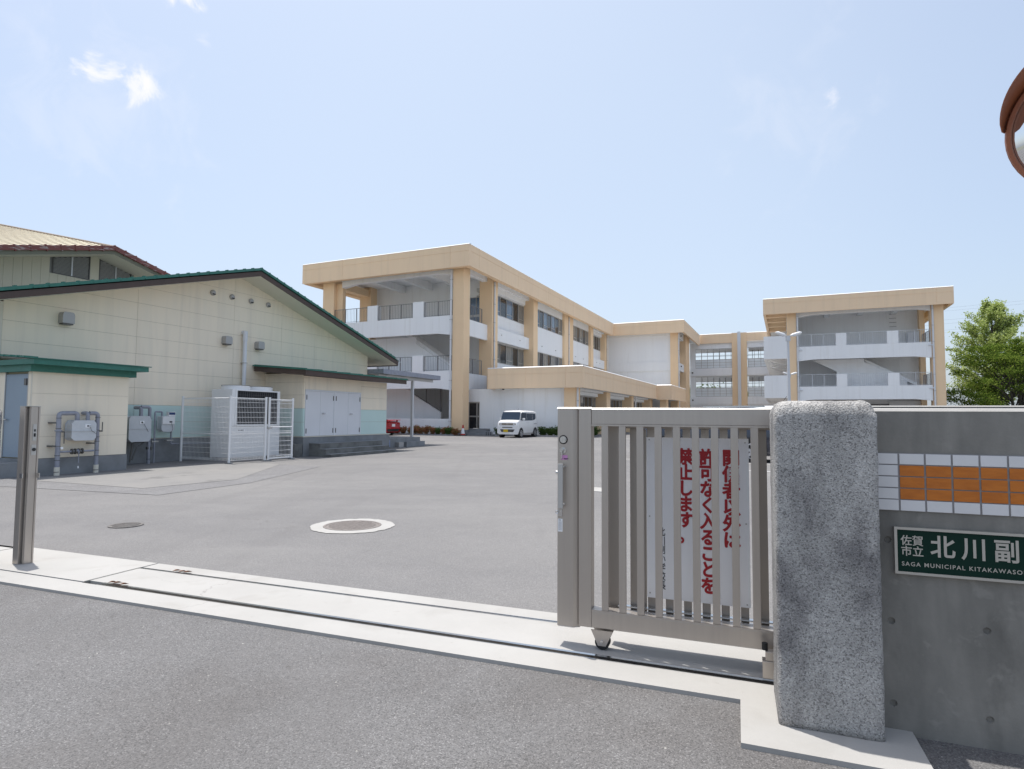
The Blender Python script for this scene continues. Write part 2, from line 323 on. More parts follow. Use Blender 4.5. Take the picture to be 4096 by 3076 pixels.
def text_mb(body, size, bold=0., wid=1., ext=.0006, spacing=1.):
    """returns MB of flat lettering in x (right) / z (up), facing -y, origin at lower left"""
    c = bpy.data.curves.new('t', 'FONT'); c.body = body; c.size = size; c.resolution_u = 4; c.offset = bold; c.extrude = ext; c.space_character = spacing
    o = bpy.data.objects.new('t', c); COL.objects.link(o)
    me = bpy.data.meshes.new_from_object(o.evaluated_get(bpy.context.evaluated_depsgraph_get()))
    mb = MB(); mb.v = [(v.co.x * wid, -v.co.z, v.co.y) for v in me.vertices]; mb.f = [tuple(p.vertices) for p in me.polygons]
    bpy.data.objects.remove(o); bpy.data.curves.remove(c); bpy.data.meshes.remove(me)
    return mb
def shifted(mb, d):
    r = MB(); r.v = [(v[0] + d[0], v[1] + d[1], v[2] + d[2]) for v in mb.v]; r.f = mb.f; return r
def join(*ms):
    r = MB()
    for q in ms: r.add(q.v, q.f)
    return r
def clip(poly, fn):
    """clip a (u,z) polygon to fn(p) >= 0 (linear fn)"""
    res = []
    for i in range(len(poly)):
        a, b = poly[i], poly[(i + 1) % len(poly)]; fa, fb = fn(a), fn(b)
        if fa >= 0: res.append(a)
        if fa * fb < 0:
            t = fa / (fa - fb); res.append((a[0] + (b[0] - a[0]) * t, a[1] + (b[1] - a[1]) * t))
    return res

# ================================================================== SETTING
def sheet(name, mt, fr, poly, z, thick=0):
    mb = MB(); mb.prism(poly, 'z', z - thick, z) if thick else mb.add([(p[0], p[1], z) for p in poly], [tuple(range(len(poly)))])
    return Thing(name, None, None, fr, (0, 0, 0), mesh=mb.mesh(name, mt, recalc=bool(thick)), kind='structure')
sheet('ground', FIELD, 'W', [(-900, -300), (900, -300), (900, 2500), (-900, 2500)], -.03)
sheet('road', ROAD, 'G', [(-60, -40), (60, -40), (60, 3.06), (-60, 3.06)], -.016)
sheet('school_yard', ASPH, 'G', [(-90, 3.9), (70, 3.9), (70, 130), (-90, 130)], -.002)
# newer asphalt patch in front of the store shed, dusty pale area inside it
Thing('asphalt_patch', None, None, 'F', (0, 0, 0), kind='structure', mesh=MB().add([(-15.2, 5.6, .003), (-13.07, 6.1, .003), (-9.33, 6.59, .003), (-9.5, 8.6, .003), (-11.0, 12.2, .003), (-16, 12.2, .003)], [(0, 1, 2, 3, 4, 5)]).mesh('asphalt_patch', PATCH, recalc=False))
Thing('dusty_asphalt', None, None, 'F', (0, 0, 0), kind='structure', mesh=MB().add([(-13.9, 6.9, .007), (-10.4, 7.05, .007), (-10.2, 8.9, .007), (-12.4, 12.2, .007), (-13.9, 12.2, .007)], [(0, 1, 2, 3, 4)]).mesh('dusty_asphalt', PALE, recalc=False))
# concrete threshold strips under the gate (each strip is cast separately)
ap = Thing('concrete_apron', None, None, 'G', (0, 3.2, 0), kind='structure')
def strip(x0, x1, y0, y1, zt=.004): ap.part('concrete_strip', MB().box(x0, x1, y0, y1, -.12, zt), SLAB)
cuts = [-9, -4.77, .0]
strip(-9, -4.77, 3.05, 3.268); strip(-4.77, 0, 3.05, 3.262); strip(0, .67, 2.65, 3.262, .005); strip(.67, 6, 3.16, 3.262)
strip(-6.58, -4.78, 3.288, 3.925); strip(-4.76, 6, 3.325, 3.735); strip(-4.76, 6, 3.768, 3.92); strip(-9, -6.6, 3.288, 3.84)
gt = Thing('gate_track', 'flush steel guide channels set in the pale concrete threshold', 'gate track', 'G', (-1, 3.29, 0))
gt.part('groove', MB().box(-9, -4.78, 3.270, 3.286, -.10, -.06).box(-4.6, 6, 3.264, 3.30, -.03, -.022), mat('dusty_groove', (.11, .10, .09), (.05, .046, .042), scale=20, rough=.9))
gt.part('front_channel', MB().box(-4.6, 6, 3.300, 3.323, -.05, .007).box(-4.6, 6, 3.262, 3.266, -.05, .006), CHROME)
gt.part('rear_channel', MB().box(-4.76, 6, 3.737, 3.745, -.05, .006).box(-4.76, 6, 3.7455, 3.7585, -.05, -.002).box(-4.76, 6, 3.759, 3.766, -.05, .006), CHROME)
gt.part('end_channel', MB().box(-4.778, -4.762, 3.29, 3.76, -.05, .0065), CHROME)

# ================================================================== GATE
g = Thing('sliding_gate', 'brown-grey stainless sliding gate leaf with upright bars and lock box', 'gate', 'G', (-.35, 3.44, 0))
k = 1.04                                                     # leaf front plane y = 3.38
X0, X1, X2 = -.978, -.853, -.780
GF = 3.38
def Z(z): return 1.3 + (z - 1.3) * k
g.part('lock_box', MB().prism([(X0, GF), (X2 - .105, GF), (X1, GF + .022), (X1, GF + .085), (X0, GF + .085)], 'z', Z(.16), Z(1.353)), STEEL, bevel=.003)
g.part('end_post', MB().box(X1 + .001, X2, GF + .004, GF + .082, Z(.172), Z(1.353)), STEEL, bevel=.0015)
def capstrip(x0, x1, y0, y1, z, hh=.007):
    q = MB(); q.prism([(y0, z), (y0 + hh * 1.1, z + hh), (y1, z + hh), (y1, z)], 'x', x0, x1); return q
g.part('post_cap', capstrip(X0 - .002, X2 + .001, GF - .002, GF + .087, Z(1.3535)), ALUM); g.part('rail_cap', capstrip(X2 + .002, 1.75, GF + .006, GF + .077, Z(1.3505), .006), ALUM)
RE = 1.75
g.part('top_rail', MB().box(X2 + .001, RE, GF + .008, GF + .075, Z(1.268), Z(1.35)), STEEL, bevel=.002)
g.part('bottom_rail', MB().box(X2 + .001, RE, GF + .006, GF + .078, Z(.172), Z(.258)), STEEL, bevel=.002)
g.part('rail_lip', MB().box(X2 + .001, RE, GF + .004, GF + .080, Z(.2585), Z(.2585) + .008).box(X2 + .001, RE, GF + .004, GF + .08, Z(1.268) - .011, Z(1.268) - .001), STEEL)
bar = MB().box(-.0188, .0188, -.010, .010, 0, Z(1.268) - Z(.258) - .02).mesh('bar', STEEL, bevel=.001)
xs = -.675 * k
pitch_ = .0972 * k * .975
i = 0
while xs + i * pitch_ < RE - .03:
    g.put('bar', bar, (xs + i * pitch_, GF + .016, Z(.258) + .0095)); i += 1
# wheel, bracket, lock fittings
wx, wy = -.722, 3.425
g.part('wheel_bracket', MB().prism([(wx - .062, .113), (wx + .062, .113), (wx + .022, .028), (wx - .022, .028)], 'y', GF + .012, GF + .018).prism([(wx - .062, .113), (wx + .062, .113), (wx + .022, .028), (wx - .022, .028)], 'y', GF + .068, GF + .074), STEEL)
g.part('wheel', MB().cyl((wx, GF + .02, .046), (wx, GF + .066, .046), .041, n=28), RUBB, smooth=True)
g.part('axle_bolt', MB().cyl((wx, GF + .004, .052), (wx, GF + .012, .052), .009, n=10), CHROME)
lk = g.part('lock_cylinder', MB().cyl((-.943, GF - .006, Z(1.18)), (-.943, GF, Z(1.18)), .020, n=28).cyl((-.943, GF - .010, Z(1.18)), (-.943, GF - .0061, Z(1.18)), .015, .012, n=28), CHROME, smooth=True)
g.part('lock_ring', MB().lathe([(.0205, -.001), (.0235, -.005), (.0265, -.001)], (-.943, GF, Z(1.18)), 'y'), PLASB, parent=lk)
g.part('turn_knob', MB().cyl((-.944, GF - .006, Z(1.12)), (-.944, GF, Z(1.12)), .019, n=24).cyl((-.947, GF - .02, Z(1.125)), (-.947, GF - .0061, Z(1.125)), .009, n=14).box(-.950, -.944, GF - .022, GF - .014, Z(1.075), Z(1.122)), CHROME, smooth=True)
st = g.part('pink_sticker', MB().box(-.958, -.918, GF - .0012, GF - .0002, Z(1.068), Z(1.094)), PINK)
g.part('printing', shifted(text_mb('引・引戻す', .0085, .0002), (-.955, GF - .002, Z(1.071))), BLKP, parent=st)
g.part('pull_handle', join(MB().box(-.962, -.934, GF - .045, GF - .033, Z(.805), Z(1.048)), MB().cyl((-.936, GF - .033, Z(.825)), (-.936, GF, Z(.825)), .006), MB().cyl((-.936, GF - .033, Z(1.03)), (-.936, GF, Z(1.03)), .006)), ALUM, bevel=.004)
g.part('hasp', MB().box(-.976, -.948, GF - .004, GF, Z(.757), Z(.793)).lathe([(.004, -.006), (.009, -.010), (.0115, -.003)], (-.978, GF - .002, Z(.778)), 'y', n=14), CHROME)
wl = g.part('white_sticker', MB().box(-.974, -.947, GF - .0012, GF - .0002, Z(.672), Z(.742)), SIGNW)
g.part('printing', join(*[MB().box(-.970 + i * .0042, -.9688 + i * .0042, GF - .0018, GF - .0013, Z(.678), Z(.728)) for i in range(5)], shifted(text_mb('メ商店', .006), (-.973, GF - .002, Z(.733)))), GROUT, parent=wl)
g.part('side_button', MB().cyl((-.992, GF + .02, Z(.995)), (-.978, GF + .02, Z(.995)), .012, .009, n=14), CHROME, smooth=True)
# second, inner leaf that slides behind the first
g2 = Thing('sliding_gate', 'inner sliding gate leaf behind the front bars, carrying the white notice', 'gate', 'G', (.1, 3.54, 0), group=None)
s2 = 1.0385; GB = 3.51
def zb(z): return 1.3 + (z - 1.3) * s2
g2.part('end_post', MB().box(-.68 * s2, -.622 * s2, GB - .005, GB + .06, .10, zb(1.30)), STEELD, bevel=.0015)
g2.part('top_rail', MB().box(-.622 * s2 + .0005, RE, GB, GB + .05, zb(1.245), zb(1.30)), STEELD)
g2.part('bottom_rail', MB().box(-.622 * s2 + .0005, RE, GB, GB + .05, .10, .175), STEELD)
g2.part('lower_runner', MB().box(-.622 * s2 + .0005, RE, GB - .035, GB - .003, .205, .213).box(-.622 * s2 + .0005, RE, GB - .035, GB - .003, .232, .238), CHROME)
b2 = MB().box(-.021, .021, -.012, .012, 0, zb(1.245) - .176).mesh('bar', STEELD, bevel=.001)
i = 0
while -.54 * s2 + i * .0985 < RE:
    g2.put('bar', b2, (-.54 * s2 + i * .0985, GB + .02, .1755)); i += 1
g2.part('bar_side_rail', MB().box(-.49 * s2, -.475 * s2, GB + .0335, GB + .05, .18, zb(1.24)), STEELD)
# notice on the inner leaf
ks = 3.495 / 3.36
def zs(z): return 1.3 + (z - 1.3) * ks
sg = Thing('notice_board', 'white notice with red vertical characters tied behind the gate bars', 'notice', 'G', (-.2, 3.495, .3))
SY = 3.495
sg.part('plate', MB().box(-.465 * ks, .057 * ks, SY, SY + .004, zs(.335), zs(1.198)), SIGNW)
for (px, pz) in ((-.45, 1.185), (.04, 1.178), (-.45, .77), (.04, .76), (-.45, .36), (.04, .35)):
    sg.part('screw', MB().cyl((px * ks, SY - .003, zs(pz)), (px * ks, SY, zs(pz)), .0045, n=10), ALUM)
def vert(body, xc, ztop, size, step, mt, bold, nm='red_characters', wid=1.):
    mb = MB(); fat = .0021 if bold > .001 else 0
    for i, ch in enumerate(body):
        tm = text_mb(ch, size, bold, wid)
        w = size * wid
        for e_, (dx, dz) in enumerate(((0, 0), (fat, 0), (-fat, 0), (0, fat), (0, -fat)) if fat else ((0, 0),)):
            q = shifted(tm, (xc - w * .5 + dx, SY - .0012 - e_ * .00013, ztop - size * .86 - i * step + dz)); mb.add(q.v, q.f)
    sg.part(nm, mb, mt)
vert('関係者以外は', -.030 * ks, zs(1.142), .094, .0885, REDP, .0016, wid=.98)
vert('許可なく入ることを', -.148 * ks, zs(1.142), .094, .0872, REDP, .0016, wid=.9)
vert('禁止します。', -.260 * ks, zs(1.142), .094, .0872, REDP, .0016, wid=.9)
vert('北川副小学校長', -.386 * ks, zs(.715), .052, .0492, BLKP, .0004, 'black_characters', wid=.75)
gr = Thing('guide_roller', 'small stainless guide roller bracket at the foot of the granite pillar', 'bracket', 'G', (.15, 3.33, 0))
gr.part('bracket', MB().box(.105, .20, 3.29, 3.35, .02, .105).box(.12, .20, 3.295, 3.345, .1055, .15), STEEL, bevel=.003)
gr.part('roller', MB().cyl((.118, 3.32, .151), (.118, 3.32, .185), .014, n=14), RUBB, smooth=True)
# lock post on the left
p = Thing('lock_post', 'slim brown-grey stainless lock post standing on the concrete at far left', 'post', 'G', (-5.85, 3.5, 0))
p.part('front_profile', MB().box(-5.912, -5.842, 3.44, 3.525, .004, 1.37), STEEL, bevel=.002)
p.part('groove_lining', MB().box(-5.841, -5.826, 3.468, 3.52, .004, 1.366), ALUMD)
p.part('lock_profile', MB().box(-5.825, -5.795, 3.462, 3.52, .004, 1.37), STEEL, bevel=.002)
p.part('rear_flange', MB().box(-5.83, -5.79, 3.5205, 3.533, .004, 1.37), STEEL)
p.part('cap', MB().box(-5.914, -5.789, 3.438, 3.535, 1.3705, 1.375), ALUM)
sp = p.part('strike_plate', MB().box(-5.7945, -5.791, 3.48, 3.51, 1.07, 1.215), ALUM)
p.part('slot', MB().box(-5.7908, -5.789, 3.489, 3.501, 1.15, 1.17).box(-5.7908, -5.789, 3.488, 3.503, 1.105, 1.135), DARK, parent=sp)
kp = p.part('key_plate', MB().box(-5.7945, -5.791, 3.474, 3.514, .945, 1.035), ALUM)
p.part('keyhole', MB().cyl((-5.7909, 3.494, .993), (-5.786, 3.494, .993), .015, n=16), PLASB, parent=kp)
p.part('tab', MB().box(-5.86, -5.825, 3.432, 3.439, .745, .785), CHROME); p.part('tab', MB().box(-5.79, -5.755, 3.525, 3.531, .745, .785), CHROME)
# granite pillars
def pillar(x0, x1, y0, y1, h, label, seed):
    b = bmesh.new(); nx, ny, nz = 40, 22, 120
    cx_, cy_ = (x0 + x1) / 2, (y0 + y1) / 2; hx, hy = (x1 - x0) / 2, (y1 - y0) / 2
    bmesh.ops.create_cube(b, size=1)
    bmesh.ops.subdivide_edges(b, edges=b.edges[:], cuts=46, use_grid_fill=True)
    Rr, Rt = .022, .055
    for v in b.verts:
        q = Vector((v.co.x * 2 * hx, v.co.y * 2 * hy, (v.co.z + .5) * h))
        # round vertical edges and the top
        ix, iy = hx - Rr, hy - Rr
        ex, ey = max(abs(q.x) - ix, 0), max(abs(q.y) - iy, 0)
        l = math.hypot(ex, ey)
        if l > Rr and l > 0:
            f = Rr / l; q.x = math.copysign(ix + ex * f, q.x); q.y = math.copysign(iy + ey * f, q.y)
        tz = h - Rt
        if q.z > tz:
            ix, iy = hx - Rt, hy - Rt
            ex, ey, ez = max(abs(q.x) - ix, 0), max(abs(q.y) - iy, 0), q.z - tz
            l = math.sqrt(ex * ex + ey * ey + ez * ez)
            if l > Rt:
                f = Rt / l; q.x = math.copysign(min(abs(q.x), ix) + ex * f, q.x); q.y = math.copysign(min(abs(q.y), iy) + ey * f, q.y); q.z = tz + ez * f
        n = Vector((q.x / hx, q.y / hy, 0)).normalized()
        w = Vector((q.x + seed, q.y, q.z))
        a = noise.noise(w * 45) * .0022 + noise.noise(w * 20) * .0009 + noise.noise(w * 110) * .0012
        edge = (abs(q.x) > hx - .03 and abs(q.y) > hy - .03)
        q += n * a * (1.9 if edge else 1)
        if q.z > h - .06: q.z += a * 1.2
        if abs(q.z - .075) < .012: q -= n * .006 * (1 - abs(q.z - .075) / .012)     # chiselled groove near the foot
        v.co = q
    me = bpy.data.meshes.new('gate_pillar'); b.to_mesh(me); b.free(); me.materials.append(GRAN)
    me.polygons.foreach_set('use_smooth', [True] * len(me.polygons))
    return Thing('gate_pillar', label, 'gate pillar', 'G', (cx_, cy_, .004), mesh=me)
pillar(.152, .548, 2.858, 3.22, 1.378, 'rough grey granite gate pillar between sliding gate and concrete wall', 0)
pillar(-6.60, -6.175, 3.1, 3.46, 1.378, 'rough granite pillar cut by the left picture edge', 9)
# front wall with formwork cone holes
wl = Thing('concrete_wall', 'grey cast concrete wall with tile band and school name plate, right foreground', 'wall', 'G', (2.0, 3.08, 0))
def holed(xs, zs_, y, holes, r, depth):
    mb = MB(); inner = MB()
    for i in range(len(xs) - 1):
        for j in range(len(zs_) - 1):
            x0, x1, z0, z1 = xs[i], xs[i + 1], zs_[j], zs_[j + 1]
            h = [q for q in holes if x0 < q[0] < x1 and z0 < q[1] < z1]
            if not h: mb.add([(x0, y, z0), (x1, y, z0), (x1, y, z1), (x0, y, z1)], [(0, 1, 2, 3)]); continue
            cx_, cz_ = h[0]; n = 16; o = []; c = []
            for a in range(n):
                t = 6.28318 * (a + .5) / n; dx, dz = math.cos(t), math.sin(t)
                tx = ((x1 - cx_) / dx if dx > 0 else (x0 - cx_) / dx); tz = ((z1 - cz_) / dz if dz > 0 else (z0 - cz_) / dz)
                s_ = min(tx, tz); o.append((cx_ + dx * s_, y, cz_ + dz * s_)); c.append((cx_ + dx * r, y, cz_ + dz * r))
            corners = [(x1, z1), (x0, z1), (x0, z0), (x1, z0)]
            vs = o + c + [(q[0], y, q[1]) for q in corners]; fs = [(a, (a + 1) % n, (a + 1) % n + n, a + n) for a in range(n)]
            for ci, q in enumerate(corners):
                ang = math.atan2(q[1] - cz_, q[0] - cx_) % 6.28318; a = int((ang / 6.28318 * n - .5) // 1) % n
                fs.append((a, 2 * n + ci, (a + 1) % n))
            mb.add(vs, fs)
            d = [(cx_ + (q[0] - cx_) * .75, y + depth, cz_ + (q[2] - cz_) * .75) for q in c]
            inner.add(c + d + [(cx_, y + depth, cz_)], [(a, a + n, (a + 1) % n + n, (a + 1) % n) for a in range(n)] + [(a + n, 2 * n, (a + 1) % n + n) for a in range(n)])
    return mb, inner
holes = [(.60, .79), (.605, .45), (.94, .45), (.605, .11), (.94, .10)] + [(.94 + .34 * i, z) for i in range(1, 6) for z in (.10, .45)]
xs_ = [.50, .77] + [.77 + .34 * i for i in range(1, 17)]
mb, inn = holed(xs_, [-.05, .28, .62, .90, 1.338], 3.0, holes, .0145, .010)
XR = xs_[-1]
mb.add([(.50, 3.0, -.05), (XR, 3.0, -.05), (XR, 3.0, 1.338), (.5, 3.0, 1.338), (.50, 3.16, -.05), (XR, 3.16, -.05), (XR, 3.16, 1.338), (.5, 3.16, 1.338)], [(3, 2, 6, 7), (0, 4, 5, 1), (4, 7, 6, 5), (0, 3, 7, 4), (1, 5, 6, 2)])
wl.part('wall_body', mb, CONC, recalc=False); wl.part('cone_holes', inn, CONC, recalc=False)
wl.part('sunlit_edge', capstrip(.5, XR, 2.999, 3.161, 1.3385, .011), SLAB)  # sunlit top edge of the wall, put in as a paler colour
bw = Thing('concrete_wall', 'rear concrete wall of the gate pocket, thin strip above the front wall', 'wall', 'G', (2.5, 3.82, 0))
bw.part('wall_body', MB().box(.42, XR + 3, 3.76, 3.92, -.05, 1.372), CONC); bw.part('sunlit_edge', capstrip(.42, XR + 3, 3.759, 3.921, 1.3725, .007), SLAB)  # rear wall's lit edge painted paler in the same way
# tile band
wl.part('tile_bed', MB().box(.50, XR - .2, 2.9955, 2.9995, .916, 1.161), GROUT)
rows = [(.917, .9625), (.9655, 1.0115), (1.0145, 1.0605), (1.0635, 1.1095), (1.1125, 1.159)]
tw = .0925; tx0 = .646
tmw = MB().box(-tw / 2 + .002, tw / 2 - .002, -.0035, 0, 0, .0445).mesh('tile', TILEW, bevel=.0012)
tmo = MB().box(-tw / 2 + .002, tw / 2 - .002, -.0035, 0, 0, .0445).mesh('tile', TILEO, bevel=.0012)
c = -1
while tx0 + (c + 1) * (tw + .003) < XR - .2:
    for r_, (za, zb_) in enumerate(rows):
        o = wl.put('tile', tmo if (c >= 0 and 0 < r_ < 4) else tmw, (tx0 + c * (tw + .003) + tw / 2 + .0015, 2.9952 - random.random() * .0006, za + .0005))
    c += 1
# name plate
npl = Thing('name_plate', 'dark green school name plate with silver frame and characters on the wall', 'name plate', 'G', (1.0, 2.99, .65))
PX0, PX1, PZ0, PZ1 = .620, 1.72, .655, .850
npl.part('frame', MB().box(PX0, PX1, 2.978, 2.997, PZ0, PZ0 + .0105).box(PX0, PX1, 2.978, 2.997, PZ1 - .0105, PZ1).box(PX0, PX0 + .0105, 2.978, 2.997, PZ0 + .0106, PZ1 - .0106).box(PX1 - .0105, PX1, 2.978, 2.997, PZ0 + .0106, PZ1 - .0106), LETTER)
npl.part('plate', MB().box(PX0 + .0107, PX1 - .0107, 2.984, 2.996, PZ0 + .0107, PZ1 - .0107), PLATEG)
ty = 2.9828
npl.part('small_characters', join(shifted(text_mb('佐賀', .0445, .0006, .93), (.643, ty, .779)), shifted(text_mb('市立', .0445, .0006, .93), (.643, ty, .735))), LETTER)
for i, ch in enumerate('北川副小学校'):
    npl.part('large_character', shifted(text_mb(ch, .096, .0018, .93), (.748 + i * .1085, ty, .742)), LETTER)
npl.part('roman_lettering', shifted(text_mb('SAGA MUNICIPAL KITAKAWASOE ELEMENTARY SCHOOL', .0235, .0003, 1.0, spacing=1.24), (.645, ty, .690)), LETTER)

# traffic mirror on its pole (mostly outside the frame)
mr = Thing('traffic_mirror', 'round convex traffic mirror with faded orange rim and hood, at the right edge', 'traffic mirror', 'W', (3.44, 3.75, 0))
MC = Vector((3.585, 3.6, 3.16))
def face(prof, n=48, a0=0, a1=6.28318):
    """lathe about the mirror axis (pointing to -y), tilted down a little"""
    q = MB().lathe(prof, (0, 0, 0), 'y', n=n, a0=a0, a1=a1)
    Mx = Matrix.Rotation(R(8), 3, 'X') ; Mz = Matrix.Rotation(R(-45), 3, 'Z')
    q.v = [tuple(MC + Mz @ (Mx @ Vector(v))) for v in q.v]; return q
mr.part('rim', face([(.40, .06), (.432, .05), (.436, .0), (.426, -.022), (.404, -.022), (.398, -.002)]), ORNG, smooth=True)
mr.part('back_shell', face([(.395, .06), (.25, .13), (.0, .15)]), ORNG, smooth=True)
mr.part('mirror_face', face([(.400, .002), (.35, -.021), (.27, -.043), (.18, -.061), (.09, -.071), (.0001, -.074)]), MIRR, smooth=True, recalc=False)
hood = MB(); n = 40; vs = []; 
for i in range(n + 1):
    a = R(12) + (R(168)) * i / n + R(0)
    a = R(8) + R(164) * i / n
    dep = .05 + .20 * math.sin(math.pi * i / n) ** .55
    fl_ = .045 * math.sin(math.pi * i / n) ** .7
    for (rr, d) in ((.443, .03), (.452 + fl_ * .6, -dep * .5), (.450 + fl_, -dep), (.444 + fl_, -dep), (.445 + fl_ * .6, -dep * .5), (.436, .03)):
        vs.append((rr * math.cos(a), d, rr * math.sin(a)))
fs = [(i * 6 + j, (i + 1) * 6 + j, (i + 1) * 6 + (j + 1) % 6, i * 6 + (j + 1) % 6) for i in range(n) for j in range(6)] + [(0, 1, 2, 3, 4, 5), tuple(n * 6 + j for j in range(5, -1, -1))]
hood.add(vs, fs)
Mx = Matrix.Rotation(R(8), 3, 'X'); Mz = Matrix.Rotation(R(-45), 3, 'Z'); hood.v = [tuple(MC + Mz @ (Mx @ Vector(v))) for v in hood.v]
mr.part('hood', hood, ORNG, smooth=True)
mr.part('pole', MB().cyl((3.70, 3.78, 0), (3.70, 3.78, 3.45), .038, n=20).box(3.62, 3.70, 3.70, 3.76, 3.05, 3.11), ORNG, smooth=True)

# ================================================================== YARD DETAILS
IRON2 = mat('dusty_iron_cover', (.19, .18, .17), (.14, .13, .125), scale=20, rough=.9, bump=.8, bscale=90, vor=True)
def cover(x, y, r, ring, label):
    IR = IRON if ring else IRON2
    t = Thing('manhole_cover', label, 'manhole cover', 'F', (x, y, 0))
    t.part('lid', MB().cyl((x, y, -.01), (x, y, .006), r, n=40), IR)
    rb = MB()
    for i in range(-6, 7):
        w = math.sqrt(max(r * r * .8 - (i * r / 7) ** 2, 0)); rb.box(x - w, x + w, y + i * r / 7 - .006, y + i * r / 7 + .006, .006, .009)
    t.part('tread_ribs', rb, IR)
    t.part('rim', MB().lathe([(r + .002, -.01), (r + .002, .009), (r + .03, .009), (r + .032, -.01)], (x, y, 0), n=40), IR)
    if ring:
        q = MB(); n = 72
        for i in range(n):
            a, b_ = 6.28318 * i / n, 6.28318 * (i + 1) / n
            ra = ring + noise.noise(Vector((math.cos(a) * 6, math.sin(a) * 6, 3))) * .03; rb_ = ring + noise.noise(Vector((math.cos(b_) * 6, math.sin(b_) * 6, 3))) * .03
            q.add([(x + math.cos(a) * (r + .033), y + math.sin(a) * (r + .033), .006), (x + math.cos(a) * ra, y + math.sin(a) * ra, .004), (x + math.cos(b_) * rb_, y + math.sin(b_) * rb_, .004), (x + math.cos(b_) * (r + .033), y + math.sin(b_) * (r + .033), .006)], [(0, 1, 2, 3)])
        t.part('concrete_collar', q, SLAB, recalc=False)
cover(-4.72, 5.80, .305, .49, 'large round manhole cover with a wide pale concrete collar')
cover(-7.10, 4.63, .150, 0, 'small dark round cover in the asphalt near the lock post')
def stripe(name, pts, label):
    mbx = MB().add([(a, b, .0) for a, b in pts], [(0, 1, 2, 3)])
    solo(name, label, 'painted line', 'F', (pts[0][0], pts[0][1], .004), shifted(mbx, (0, 0, .004)), LINEW, recalc=False)
stripe('painted_line', [(-4.9, 19.02), (3.0, 19.02), (3.0, 19.14), (-4.9, 19.14)], 'long worn white parking line beside the navy car')
stripe('painted_line', [(-2.0, 16.3), (3.0, 16.3), (3.0, 16.42), (-2.0, 16.42)], 'second worn white line nearer the gate, seen through the right bars')
solo('drain_cover', 'pale rectangular concrete drain cover seen through the gate gap', 'drain cover', 'F', (-3.1, 10.8, 0), MB().box(-3.7, -2.9, 10.40, 11.0, -.03, .006), SLAB)

# ================================================================== GREEN-ROOFED HALL
XH = -16.0
h = Thing('hall_building', 'cream hall with mint dado, green-edged gable roof and wall vents', 'building', 'F', (-19, 14, 0))
PK = (13.9, 5.76); SL, SR_ = .292, .298
def under(p): return PK[1] - (SL * (PK[0] - p[0]) if p[0] < PK[0] else SR_ * (p[0] - PK[0])) - p[1]
def roofz(y, off=0): return PK[1] + off - (SL * (PK[0] - y) if y < PK[0] else SR_ * (y - PK[0]))
h.part('plinth', MB().box(-30, XH + .03, 7.42, 20.42, 0, .655), PLIN)
h.part('drip_ledge', MB().box(-30, XH + .05, 7.42, 20.43, .656, .668), SOFF)
h.part('backing_wall', MB().prism([(7.44, .669), (20.4, .669), (20.4, roofz(20.4, -.03)), (PK[0], PK[1] - .03), (7.44, roofz(7.44, -.03))], 'x', -30, XH - .006), SEAL)
zr = [.67] + [1.12 + .4625 * i for i in range(0, 12)]
yc = [7.44, 10.51, 13.65, 15.64, 17.28, 20.41]
for i in range(len(yc) - 1):
    for j in range(len(zr) - 1):
        z0, z1 = zr[j] + .003, zr[j + 1] - .003
        poly = [(yc[i] + .003, z0), (yc[i + 1] - .003, z0), (yc[i + 1] - .003, z1), (yc[i] + .003, z1)]
        a_ = clip(poly, lambda q: PK[1] - SL * (PK[0] - q[0]) - q[1]); 
        if len(a_) >= 3: a_ = clip(a_, lambda q: PK[1] - SR_ * (q[0] - PK[0]) - q[1])
        if len(a_) < 3: continue
        h.part('siding_panel', MB().prism(a_, 'x', XH - .005, XH), MINT if z1 < 1.6 else CREAM)
for (ya, yb) in ((7.36, 7.435),):
    h.part('corner_trim', MB().box(XH - .1, XH + .012, ya, yb, .67, roofz(7.4, -.02)), SOFF)
h.part('right_side_wall', MB().box(-30, XH - .0205, 20.4005, 20.42, .67, 3.72), CREAM)
RX = -15.16
def slopeslab(x0, x1, ya, za, yb, zb2, t): return MB().prism([(ya, za), (yb, zb2), (yb, zb2 + t), (ya, za + t)], 'x', x0, x1)
YL, YR = 6.2, 21.42
zl, zrr = roofz(YL), roofz(YR)
h.part('soffit', join(slopeslab(-30, RX - .03, YL, zl, PK[0], PK[1], .05), slopeslab(-30, RX - .03, PK[0], PK[1], YR, zrr, .05)), SOFF)
h.part('verge_board', join(slopeslab(RX - .028, RX, YL, zl - .0, PK[0], PK[1] - .0, .155), slopeslab(RX - .028, RX, PK[0], PK[1] - .0, YR, zrr - .0, .155)), BROWN)
h.part('eave_board', MB().box(-30, RX - .029, YR - .03, YR, zrr - .03, zrr + .14), BROWN)
h.part('roof_sheet', join(slopeslab(-30, RX + .02, YL, zl + .185, PK[0], PK[1] + .185, .03), slopeslab(-30, RX + .02, PK[0], PK[1] + .185, YR + .04, zrr + .172, .03)), ROOFTOP)
